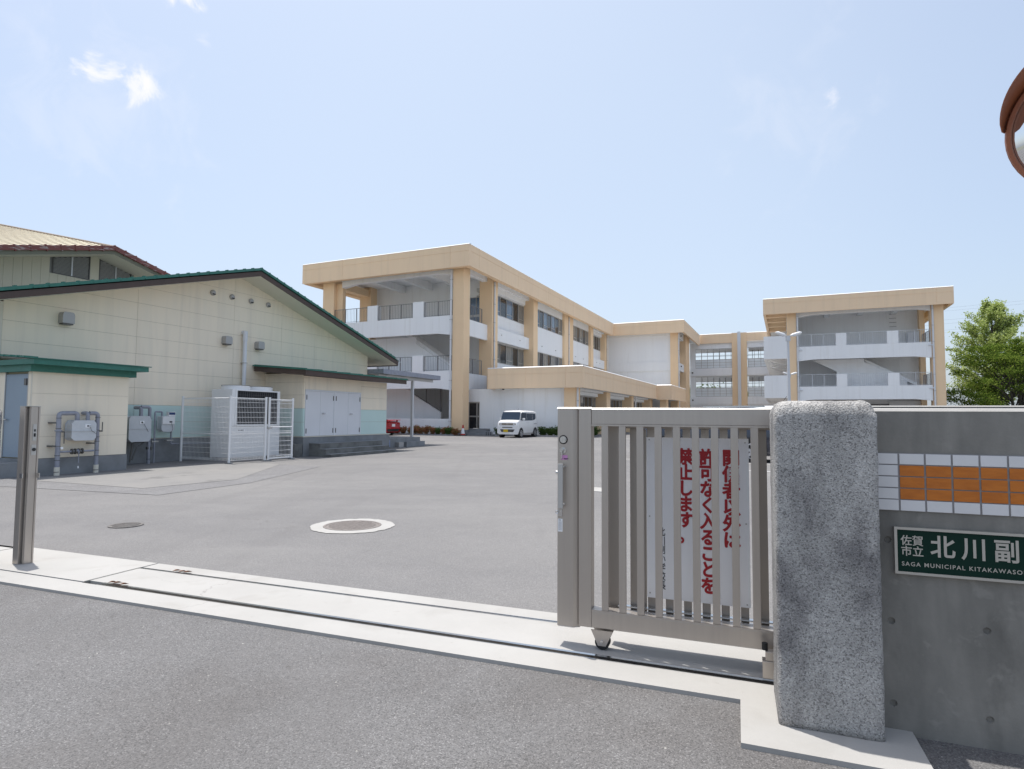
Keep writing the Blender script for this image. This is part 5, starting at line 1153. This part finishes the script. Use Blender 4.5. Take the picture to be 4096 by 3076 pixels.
def car(name, label, cat, pos, rot, L_, W_, H_, top, paint, wins, shield, rear, wheels, zb_=1.05, taper=.14, wr=.29, kei=False, plate=None, group=None):
    t = Thing(name, label, cat, 'F', pos, rot=rot, group=group); t.b = (0, 0, 0)
    t.part('body', section(L_, W_, top, zb_, taper), paint, smooth=True)
    def side(poly, s_, nm, mt, par=None, off=.006):
        v = []
        for (x, z) in poly:
            y = W_ / 2 - .04 - max(z - zb_, 0) * taper + off
            v.append((x, s_ * y, z))
        a = MB().add(v + [(q[0], q[1] - s_ * .03, q[2]) for q in v], [tuple(range(len(v))), tuple(range(2 * len(v) - 1, len(v) - 1, -1))] + [(i, (i + 1) % len(v), (i + 1) % len(v) + len(v), i + len(v)) for i in range(len(v))])
        return t.part(nm, a, mt, parent=par)
    for s_ in (-1, 1):
        for poly in wins: side(poly, s_, 'side_window', CARG)
    for (pts, nm) in ((shield, 'windscreen'), (rear, 'rear_window')):
        a = [Vector(q) for q in pts]; nn = (a[1] - a[0]).cross(a[2] - a[0]).normalized(); lift = .04
        if (nn.x > 0) != (nm == 'windscreen'): nn = -nn
        v = [tuple(q + nn * lift) for q in a] + [tuple(q - nn * .03) for q in a]
        t.part(nm, MB().add(v, [(0, 1, 2, 3), (7, 6, 5, 4), (0, 4, 5, 1), (1, 5, 6, 2), (2, 6, 7, 3), (3, 7, 4, 0)]), CARG)
    for x in wheels:
        for s_ in (-1, 1):
            y = s_ * (W_ / 2 - .10)
            t.part('wheel_arch', MB().cyl((x, s_ * (W_ / 2 - .18), wr + .03), (x, s_ * (W_ / 2 + .003), wr + .03), wr + .06, n=24), PLASB)
            wh = t.part('wheel', MB().cyl((x, s_ * (W_ / 2 - .17), wr), (x, s_ * (W_ / 2 + .012), wr), wr, n=28), RUBB, smooth=True)
            q = MB()
            for i in range(6):
                a = i * math.pi / 3 + .3; q.add([(x + .05 * math.cos(a + 1.2), s_ * (W_ / 2 + .02), wr + .05 * math.sin(a + 1.2)), (x + .05 * math.cos(a - 1.2), s_ * (W_ / 2 + .02), wr + .05 * math.sin(a - 1.2)), (x + wr * .68 * math.cos(a - .16), s_ * (W_ / 2 + .018), wr + wr * .68 * math.sin(a - .16)), (x + wr * .68 * math.cos(a + .16), s_ * (W_ / 2 + .018), wr + wr * .68 * math.sin(a + .16))], [(0, 1, 2, 3)])
            q.cyl((x, s_ * (W_ / 2 + .012), wr), (x, s_ * (W_ / 2 + .025), wr), .06, n=12)
            q.lathe([(wr * .64, s_ * (W_ / 2 + .012)), (wr * .68, s_ * (W_ / 2 + .024)), (wr * .73, s_ * (W_ / 2 + .012))], (x, 0, wr), 'y', n=28)
            t.part('rim', q, RIM, parent=wh)
    return t, side
# white kei van, nose towards the camera (local +x = forward)
topk = [(1.70, .60, .90), (1.69, .90, .95), (1.63, 1.03, .99), (1.42, 1.10, 1), (1.26, 1.14, 1), (1.00, 1.69, 1), (.84, 1.75, 1), (.2, 1.775, 1), (-1.2, 1.765, 1), (-1.56, 1.72, 1), (-1.65, 1.50, 1), (-1.69, 1.05, .99), (-1.70, .5, .97)]
fwd = -math.pi / 2
t, side = car('parked_van', 'small white boxy van with yellow number plate, facing the camera', 'van', (-16.47, 37.15, 0), fwd, 3.4, 1.475, 1.77, topk, CARW,
    [[(1.18, 1.15), (1.06, 1.15), (.94, 1.60), (.99, 1.60)], [(1.02, 1.13), (.12, 1.12), (.12, 1.63), (.90, 1.63)], [(.08, 1.12), (-.86, 1.13), (-.86, 1.60), (.08, 1.60)], [(-.90, 1.13), (-1.36, 1.20), (-1.46, 1.32), (-1.44, 1.58), (-.90, 1.60)]],
    [(1.24, .67, 1.17), (1.24, -.67, 1.17), (1.01, -.63, 1.66), (1.01, .63, 1.66)], [(-1.665, -.55, 1.15), (-1.665, .55, 1.15), (-1.55, .5, 1.62), (-1.55, -.5, 1.62)], (1.12, -1.28), zb_=1.10, taper=.06, wr=.285)
for s_ in (-1, 1):
    hl = t.part('headlight', MB().prism([(1.50, s_ * .70), (1.62, s_ * .69), (1.69, s_ * .50), (1.695, s_ * .42), (1.6, s_ * .42)], 'z', .80, .96), LAMPG, bevel=.015)
    t.part('lens', MB().cyl((1.66, s_ * .55, .88), (1.695, s_ * .55, .88), .055, n=14), CHROME, parent=hl)
    t.part('door_mirror', MB().box(.88, 1.0, s_ * .76, s_ * .92, 1.14, 1.28), CARW, bevel=.035, smooth=True)
    t.part('mirror_stalk', MB().box(.90, .96, s_ * .69, s_ * .78, 1.12, 1.16), PLASB)
    t.part('door_joint', MB().box(-.003, .003, s_ * .7375, s_ * .7405, .35, 1.1).box(-.95, -.944, s_ * .7375, s_ * .7405, .35, 1.1), ALUM)
    t.part('sill', MB().box(-.95, .8, s_ * .72, s_ * .742, .24, .30), ALUM)
    t.part('slide_rail', MB().box(-1.55, -1.05, s_ * .735, s_ * .745, .885, .91), PLASB)
    t.part('door_handle', MB().box(-.05, -.20, s_ * .738, s_ * .752, 1.0, 1.02).box(.12, .25, s_ * .738, s_ * .752, 1.0, 1.02), ALUM)
gr_ = t.part('grille', MB().box(1.66, 1.70, -.42, .42, .81, .955), CHROME)
t.part('grille_slot', MB().box(1.701, 1.704, -.40, -.07, .855, .875).box(1.701, 1.704, .07, .40, .855, .875).box(1.701, 1.704, -.40, -.07, .905, .925).box(1.701, 1.704, .07, .40, .905, .925), PLASB, parent=gr_)
em = t.part('emblem', MB().prism([(-.045, .85), (.045, .85), (.055, .93), (-.055, .93)], 'x', 1.701, 1.712), CHROME)
t.part('emblem_mark', MB().box(1.7125, 1.714, -.03, -.018, .865, .915).box(1.7125, 1.714, .018, .03, .865, .915).box(1.7125, 1.714, -.018, .018, .885, .895), PLASB, parent=em)
t.part('upper_intake', MB().box(1.68, 1.712, -.36, .36, .65, .70), PLASB)
li = t.part('lower_intake', MB().prism([(-.52, .54), (.52, .54), (.42, .38), (-.42, .38)], 'x', 1.66, 1.715), PLASB)
t.part('intake_trim', MB().box(1.716, 1.722, -.47, .47, .455, .47), CHROME, parent=li)
t.part('bumper_corner', join(*[MB().prism([(s_ * .52, .60), (s_ * .70, .75), (s_ * .70, .30), (s_ * .5, .30)], 'x', 1.60, 1.695) for s_ in (-1, 1)]), CARW, bevel=.03, smooth=True)
t.part('number_plate', MB().box(1.723, 1.73, -.27, .06, .37, .54), YPLATE)
t.part('plate_print', shifted(join(*[MB().box(1.7305, 1.732, -.24 + i * .07, -.20 + i * .07, .39, .46) for i in range(4)]), (0, 0, 0)), mat('grey_plate_print', (.25, .2, .03), rough=.5)) if False else None
t.part('wiper', MB().cyl((1.24, .4, 1.18), (1.23, -.1, 1.20), .008, n=5).cyl((1.24, -.1, 1.18), (1.23, -.5, 1.20), .008, n=5), PLASB)
t.part('antenna', MB().cyl((.25, .1, 1.78), (.12, .1, 1.95), .005, n=5), PLASB)
t.part('roof_edge', MB().box(-1.5, .4, -.04, .04, 1.775, 1.79), CARW)
# red coupe, tail towards the camera
topr = [(2.1, .52, .86), (2.05, .68, .93), (1.6, .80, 1), (1.0, .90, 1), (.35, 1.24, 1), (-.1, 1.28, 1), (-.6, 1.24, 1), (-1.5, .99, 1), (-1.95, .97, .99), (-2.08, .90, .96), (-2.12, .45, .93)]
t, side = car('parked_car', 'red sports coupe with rear wing partly hidden behind the annex', 'car', (-27.35, 35.2, 0), math.pi, 4.24, 1.78, 1.28, topr, CARR,
    [[(.75, .96), (-.55, .96), (-.60, 1.16), (-.1, 1.20), (.35, 1.17)]], [(.98, .6, .93), (.98, -.6, .93), (.38, -.52, 1.23), (.38, .52, 1.23)], [(-1.45, -.55, 1.01), (-1.45, .55, 1.01), (-.65, .5, 1.24), (-.65, -.5, 1.24)], (1.3, -1.27), zb_=.92, taper=.35, wr=.32)
t.part('rear_wing', MB().prism([(-2.18, 1.07), (-1.85, 1.03), (-1.85, 1.05), (-2.16, 1.10)], 'y', -.80, .80).box(-2.05, -1.95, -.62, -.56, .95, 1.05).box(-2.05, -1.95, .56, .62, .95, 1.05), CARR)
t.part('rear_bumper', MB().box(-2.14, -1.95, -.70, .70, .26, .46), PLASB, bevel=.03); t.part('number_plate', MB().box(-2.15, -2.115, -.17, .17, .62, .80), SIGNW)
for s_ in (-1, 1):
    t.part('tail_light', MB().box(-2.12, -1.98, s_ * .55, s_ * .82, .78, .90), REDL, bevel=.02); t.part('exhaust', MB().cyl((-2.2, s_ * .5, .30), (-2.0, s_ * .5, .30), .05, n=12), CHROME)
# navy wagon, side on behind the gate, nose left
topn = [(2.38, .55, .85), (2.34, .82, .92), (2.1, 1.0, .98), (1.5, 1.10, 1), (1.05, 1.16, 1), (.45, 1.58, 1), (0, 1.66, 1), (-1.2, 1.67, 1), (-1.9, 1.60, 1), (-2.2, 1.25, 1), (-2.33, 1.0, .98), (-2.38, .45, .95)]
t, side = car('parked_car', 'dark navy wagon seen side-on through the gate bars', 'car', (-2.28, 20.42, 0), math.pi, 4.76, 1.82, 1.67, topn, CARN,
    [[(.9, 1.16), (.06, 1.16), (.06, 1.55), (.42, 1.53)], [(0, 1.16), (-.95, 1.17), (-.95, 1.56), (0, 1.55)], [(-1.0, 1.17), (-1.8, 1.24), (-1.75, 1.52), (-1.0, 1.56)]],
    [(1.04, .7, 1.19), (1.04, -.7, 1.19), (.5, -.58, 1.55), (.5, .58, 1.55)], [(-2.21, -.6, 1.22), (-2.21, .6, 1.22), (-1.95, .55, 1.55), (-1.95, -.55, 1.55)], (1.42, -1.38), zb_=1.12, taper=.28, wr=.34)
for s_ in (-1, 1):
    t.part('headlight', MB().prism([(2.0, s_ * .84), (2.27, s_ * .72), (2.33, s_ * .5), (2.1, s_ * .5)], 'z', .74, .90), LAMPG, bevel=.015); t.part('fog_lamp_trim', MB().box(2.2, 2.37, s_ * .5, s_ * .75, .40, .55), CHROME, bevel=.01)
    t.part('door_mirror', MB().box(.78, .92, s_ * .90, s_ * 1.08, 1.14, 1.28), CARN, bevel=.03); t.part('door_handle', MB().box(-.15, .03, s_ * .91, s_ * .93, 1.0, 1.03).box(-1.1, -.92, s_ * .91, s_ * .93, 1.0, 1.03), CHROME)
t.part('bumper', MB().box(2.2, 2.40, -.75, .75, .25, .50), PLASB, bevel=.04); t.part('grille', MB().box(2.3, 2.385, -.45, .45, .62, .80), CHROME); t.part('roof_rail', MB().box(-1.7, .1, .60, .64, 1.69, 1.72).box(-1.7, .1, -.64, -.60, 1.69, 1.72), CHROME)
# white van behind it
topw = [(1.9, .6, .9), (1.86, .95, .97), (1.4, 1.1, 1), (1.2, 1.2, 1), (.75, 1.68, 1), (.4, 1.77, 1), (-1.4, 1.78, 1), (-1.8, 1.70, 1), (-1.9, 1.1, 1), (-1.92, .4, .97)]
t, side = car('parked_van', 'white van behind the navy wagon, only its roof above the gate', 'van', (-1.7, 24.2, 0), math.pi, 3.84, 1.6, 1.8, topw, CARW,
    [[(.95, 1.2), (.0, 1.2), (.0, 1.62), (.6, 1.62)], [(-.05, 1.2), (-1.6, 1.25), (-1.6, 1.6), (-.05, 1.62)]],
    [(1.18, .62, 1.22), (1.18, -.62, 1.22), (.78, -.55, 1.66), (.78, .55, 1.66)], [(-1.89, -.55, 1.2), (-1.89, .55, 1.2), (-1.82, .5, 1.6), (-1.82, -.5, 1.6)], (1.25, -1.3), zb_=1.15, taper=.13, wr=.30)
t.part('tail_light', MB().box(-1.93, -1.84, .60, .76, 1.3, 1.68).box(-1.93, -1.84, -.76, -.60, 1.3, 1.68), REDL); t.part('antenna', MB().cyl((-1.5, 0, 1.8), (-1.75, 0, 2.15), .008, n=5), PLASB)

# traffic cone
cx_, cy_ = -21.15, 37.95
tc_ = Thing('traffic_cone', 'red and white traffic cone standing beside the entrance column', 'traffic cone', 'F', (cx_, cy_, 0))
tc_.part('base', MB().box(cx_ - .21, cx_ + .21, cy_ - .21, cy_ + .21, 0, .04), PLASB, bevel=.01)
tc_.part('cone', MB().lathe([(.17, .04), (.155, .12), (.145, .13)], (cx_, cy_, 0), n=20).lathe([(.075, .52), (.045, .76), (.0001, .77)], (cx_, cy_, 0), n=20), CONER, smooth=True)
tc_.part('white_sleeve', MB().lathe([(.146, .131), (.076, .519)], (cx_, cy_, 0), n=20), SIGNW, smooth=True)
# hollow concrete block beside the steps
hb = Thing('concrete_block', 'small hollow concrete block with round holes left of the white van', 'block', 'F', (-19.35, 38.55, 0))
hb.part('block', MB().box(-19.6, -19.1, 38.45, 38.62, 0, .30), PLIN); 
for i in range(3):
    for z in (.08, .2): hb.part('hole', MB().cyl((-19.5 + i * .16, 38.446, z), (-19.5 + i * .16, 38.449, z), .045, n=12), DARK)

# ================================================================== PLANTS
def leaves(n, pos_fn, size, rng, flat=0., asp=.55):
    vs, fs = [], []
    for i in range(n):
        p_ = pos_fn(i)
        if p_ is None: continue
        s_ = size * rng.uniform(.6, 1.35)
        a = Vector((rng.gauss(0, 1), rng.gauss(0, 1), rng.gauss(0, 1) * (1 - flat))).normalized()
        b_ = a.cross(Vector((rng.gauss(0, 1), rng.gauss(0, 1), rng.gauss(0, 1)))).normalized() * asp
        k0 = len(vs); vs += [p_ - a * s_ * .5, p_ + b_ * s_ * .5, p_ + a * s_ * .5, p_ - b_ * s_ * .5]; fs.append((k0, k0 + 1, k0 + 2, k0 + 3))
    m_ = MB(); m_.v = [tuple(v) for v in vs]; m_.f = fs; return m_
def shrub(x, y, w, hh, mt, label, seed, n=1500, group=None, name='shrub', fr='F'):
    rng = random.Random(seed); t = Thing(name, label, 'shrub', fr, (x, y, .07), group=group)
    st_ = [(rng.uniform(-.35, .35) * w, rng.uniform(-.3, .3) * w, rng.uniform(.55, 1.) * hh) for _ in range(9)]
    q = MB()
    for s_ in st_: q.tube([(x, y, .07), (x + s_[0] * .5, y + s_[1] * .5, .07 + s_[2] * .5), (x + s_[0], y + s_[1], .07 + s_[2])], .01, n=4)
    t.part('stems', q, BARK)
    def pf(i):
        s_ = st_[rng.randrange(9)]; u = rng.uniform(.15, 1.05)
        return Vector((x + s_[0] * u + rng.gauss(0, .09) * w, y + s_[1] * u + rng.gauss(0, .09) * w, .09 + max(0, s_[2] * u + rng.gauss(0, .05))))
    t.part('leaves', leaves(n, pf, .085, rng), mt, recalc=False, kind='stuff')
    return t
lb = ['beside the red car', 'second from the red car', 'left of the canopy post', 'just behind the canopy post', 'right of the canopy post', 'reddest, mid-bed under the low white wall', 'small, mid-bed right of the reddest one', 'tall, with red top, under the low white wall', 'bushy, right half of the bed', 'greener low one, left of the downpipe', 'tall one at the corner downpipe', 'yellow-green one before the tan column', 'last low one left of the traffic cone']
xs2 = [-27.6, -26.95, -26.4, -25.9, -25.35, -24.85, -24.3, -23.8, -23.3, -22.85, -22.35, -21.95, -21.5]
hs2 = [.66, .52, .5, .5, .52, .6, .46, .54, .5, .42, .54, .44, .38]
for i, (x, hh) in enumerate(zip(xs2, hs2)):
    shrub(x, 37.35 + random.uniform(-.12, .12), .78, hh, LEAFR if i not in (9, 11) else LEAFG, 'red-green dwarf shrub in the wall bed, ' + lb[i], 50 + i, group='dwarf shrubs along the school wall')
lg = ['left of the white van by the hollow block', 'right behind the white van', 'second right of the white van', 'third right of the white van, before the white wall', 'by the wall corner left of the gate post']
for i, x in enumerate([-18.9, -15.5, -14.95, -14.4, -13.9]):
    shrub(x, 39.3, .95, [.5, .55, .5, .58, .5][i], LEAFG, 'green ragged shrub ' + lg[i], 90 + i, n=1800, group='green shrubs below the single-storey block')
lh = ['seen through the gap beside the lock box', 'reddish, behind the first gate bars', 'behind the third gate bar']
for i, (x, y) in enumerate([(-12.5, 41.9), (-12.0, 43.3), (-11.9, 45.0)]):
    shrub(x, y, .9, .6, LEAFG if i == 0 else LEAFR, 'low shrub along the side wall, ' + lh[i], 120 + i, n=1800, group='shrubs along the side wall')
def tree(name, label, x, y, hh, seed, kind):
    rng = random.Random(seed); t = Thing(name, label, 'tree', 'W', (x, y, 0)); q = MB(); tips = []
    if kind == 'cone':
        q.tube([(x, y, 0), (x + .15, y, hh * .35), (x, y, hh * .7), (x + .1, y, hh * .97)], .2, n=8, rs=[.34, .26, .14, .03])
        for i in range(190):
            u = rng.uniform(.16, .99) ** .85; z = hh * u; a = rng.uniform(0, 6.283)
            prof = 4.3 * math.sin(min(1, (1 - u) * 1.55 + .06) * math.pi / 2) * (1 if u > .3 else .75 + u * .8)
            r_ = prof * rng.uniform(.62, 1.1)
            e = Vector((x + math.cos(a) * r_, y + math.sin(a) * r_, z + r_ * .55 * rng.uniform(.5, 1.2)))
            e.z = min(e.z, hh + rng.uniform(-.6, .25))
            m0 = Vector((x, y, z - .3)); mid = m0.lerp(e, .55) + Vector((0, 0, -.25))
            q.tube([m0, mid, e], .03, n=4, rs=[.075 * (1.2 - u), .04 * (1.2 - u) + .012, .01]); tips.append((mid, e))
        n, ls = 34000, .22
        def pf(i):
            a, b_ = tips[rng.randrange(len(tips))]; p_ = a.lerp(b_, rng.uniform(-.15, 1.06)); s_ = .17
            return p_ + Vector((rng.gauss(0, s_), rng.gauss(0, s_), rng.gauss(0, s_ * 1.3)))
        lv = leaves(n, pf, ls, rng); mt = LEAF1
    else:
        for k_ in range(4):
            a = rng.uniform(0, 6.28); top_ = Vector((x + math.cos(a) * 1.6, y + math.sin(a) * 1.2, hh * .62))
            q.tube([(x + math.cos(a) * .15, y + math.sin(a) * .15, 0), (x + math.cos(a) * .6, y + math.sin(a) * .5, hh * .28), top_], .1, n=7, rs=[.2, .13, .05])
        for i in range(105):
            a = rng.uniform(0, 6.283); u = rng.uniform(.12, .98); zt = hh * u
            R_ = 5.7 * math.sqrt(max(0, 1 - ((u - .42) / .60) ** 2)) if u > .42 else 5.7 * (.72 + .28 * u / .42)
            r_ = R_ * rng.uniform(.35, 1.03); e = Vector((x + math.cos(a) * r_, y + math.sin(a) * r_ * .8, zt))
            b0 = Vector((x + math.cos(a) * .5, y + math.sin(a) * .4, zt * .62)); mid = b0.lerp(e, .5) + Vector((0, 0, .25))
            q.tube([b0, mid, e], .03, n=4, rs=[.07, .035, .01]); tips.append((mid, e, rng.uniform(.5, 1.0)))
        n, ls = 46000, .165
        def pf(i):
            a, b_, w = tips[rng.randrange(len(tips))]; p_ = b_ if rng.random() < .7 else a.lerp(b_, rng.random())
            return p_ + Vector((rng.gauss(0, .62 * w), rng.gauss(0, .55 * w), rng.gauss(0, .16)))
        lv = leaves(n, pf, ls, rng, flat=.5); mt = LEAF2
    t.part('trunk', q, BARK, smooth=True); t.part('crown', lv, mt, recalc=False, kind='stuff')
tree('ginkgo_tree', 'tall pale green conical tree beyond the wall at right', 56.3, 70, 15.3, 3, 'cone')
tree('broadleaf_tree', 'broad dark green tree spreading in front of the conical one at right', 46.1, 55, 8.8, 5, 'broad')
# trees behind the rear wing, glimpsed through its corridor windows
for i, (x, y, hh) in enumerate(((33.5, 112, 7.4), (38.0, 116, 8.0), (43.5, 114, 7.0))):
    rng = random.Random(200 + i); t = Thing('broadleaf_tree', ['leftmost', 'middle', 'rightmost'][i] + ' of the green trees glimpsed through the rear wing windows', 'tree', 'W', (x, y, 0), group='trees behind the rear wing')
    t.part('trunk', MB().tube([(x, y, 0), (x, y, hh * .7)], .2, n=6, rs=[.25, .1]), BARK)
    t.part('crown', leaves(3000, lambda k_: Vector((x + rng.gauss(0, 1.6), y + rng.gauss(0, 1.2), hh * .65 + rng.gauss(0, 1.0))), .45, rng), LEAF2, recalc=False, kind='stuff')
# small litter: pebbles and leaves on the road and threshold
lt = MB(); rng = random.Random(11)
for (x, y) in ((-4.55, 3.31), (-4.50, 3.315), (-4.42, 3.305), (-4.40, 3.75), (-4.33, 3.745), (-4.28, 3.752)):
    lt.add([(x, y, .012), (x + .05, y + .012, .03), (x + .06, y + .04, .014), (x + .01, y + .03, .022)], [(0, 1, 2, 3)])
solo('dead_leaves', 'brown dead leaves caught in the ends of the gate track', 'leaves', 'G', (-4.45, 3.4, 0), lt, mat('dead_leaf', (.2, .09, .05), rough=.8), recalc=False, kind='stuff')
pb = MB()
for _ in range(260):
    x, y = rng.uniform(-5, 2.2), rng.uniform(.6, 3.0); s_ = rng.uniform(.0015, .0045)
    pb.add([(x - s_, y - s_, -.016), (x + s_, y - s_, -.016), (x + s_, y + s_, -.016), (x - s_, y + s_, -.016), (x, y, -.016 + s_ * 1.2)], [(0, 1, 4), (1, 2, 4), (2, 3, 4), (3, 0, 4)])
solo('road_grit', 'scattered pale grit on the road asphalt in the foreground', 'grit', 'G', (0, 2, 0), pb, mat('pale_grit', (.5, .48, .44), (.2, .19, .18), scale=30, rough=.9), recalc=False, kind='stuff')
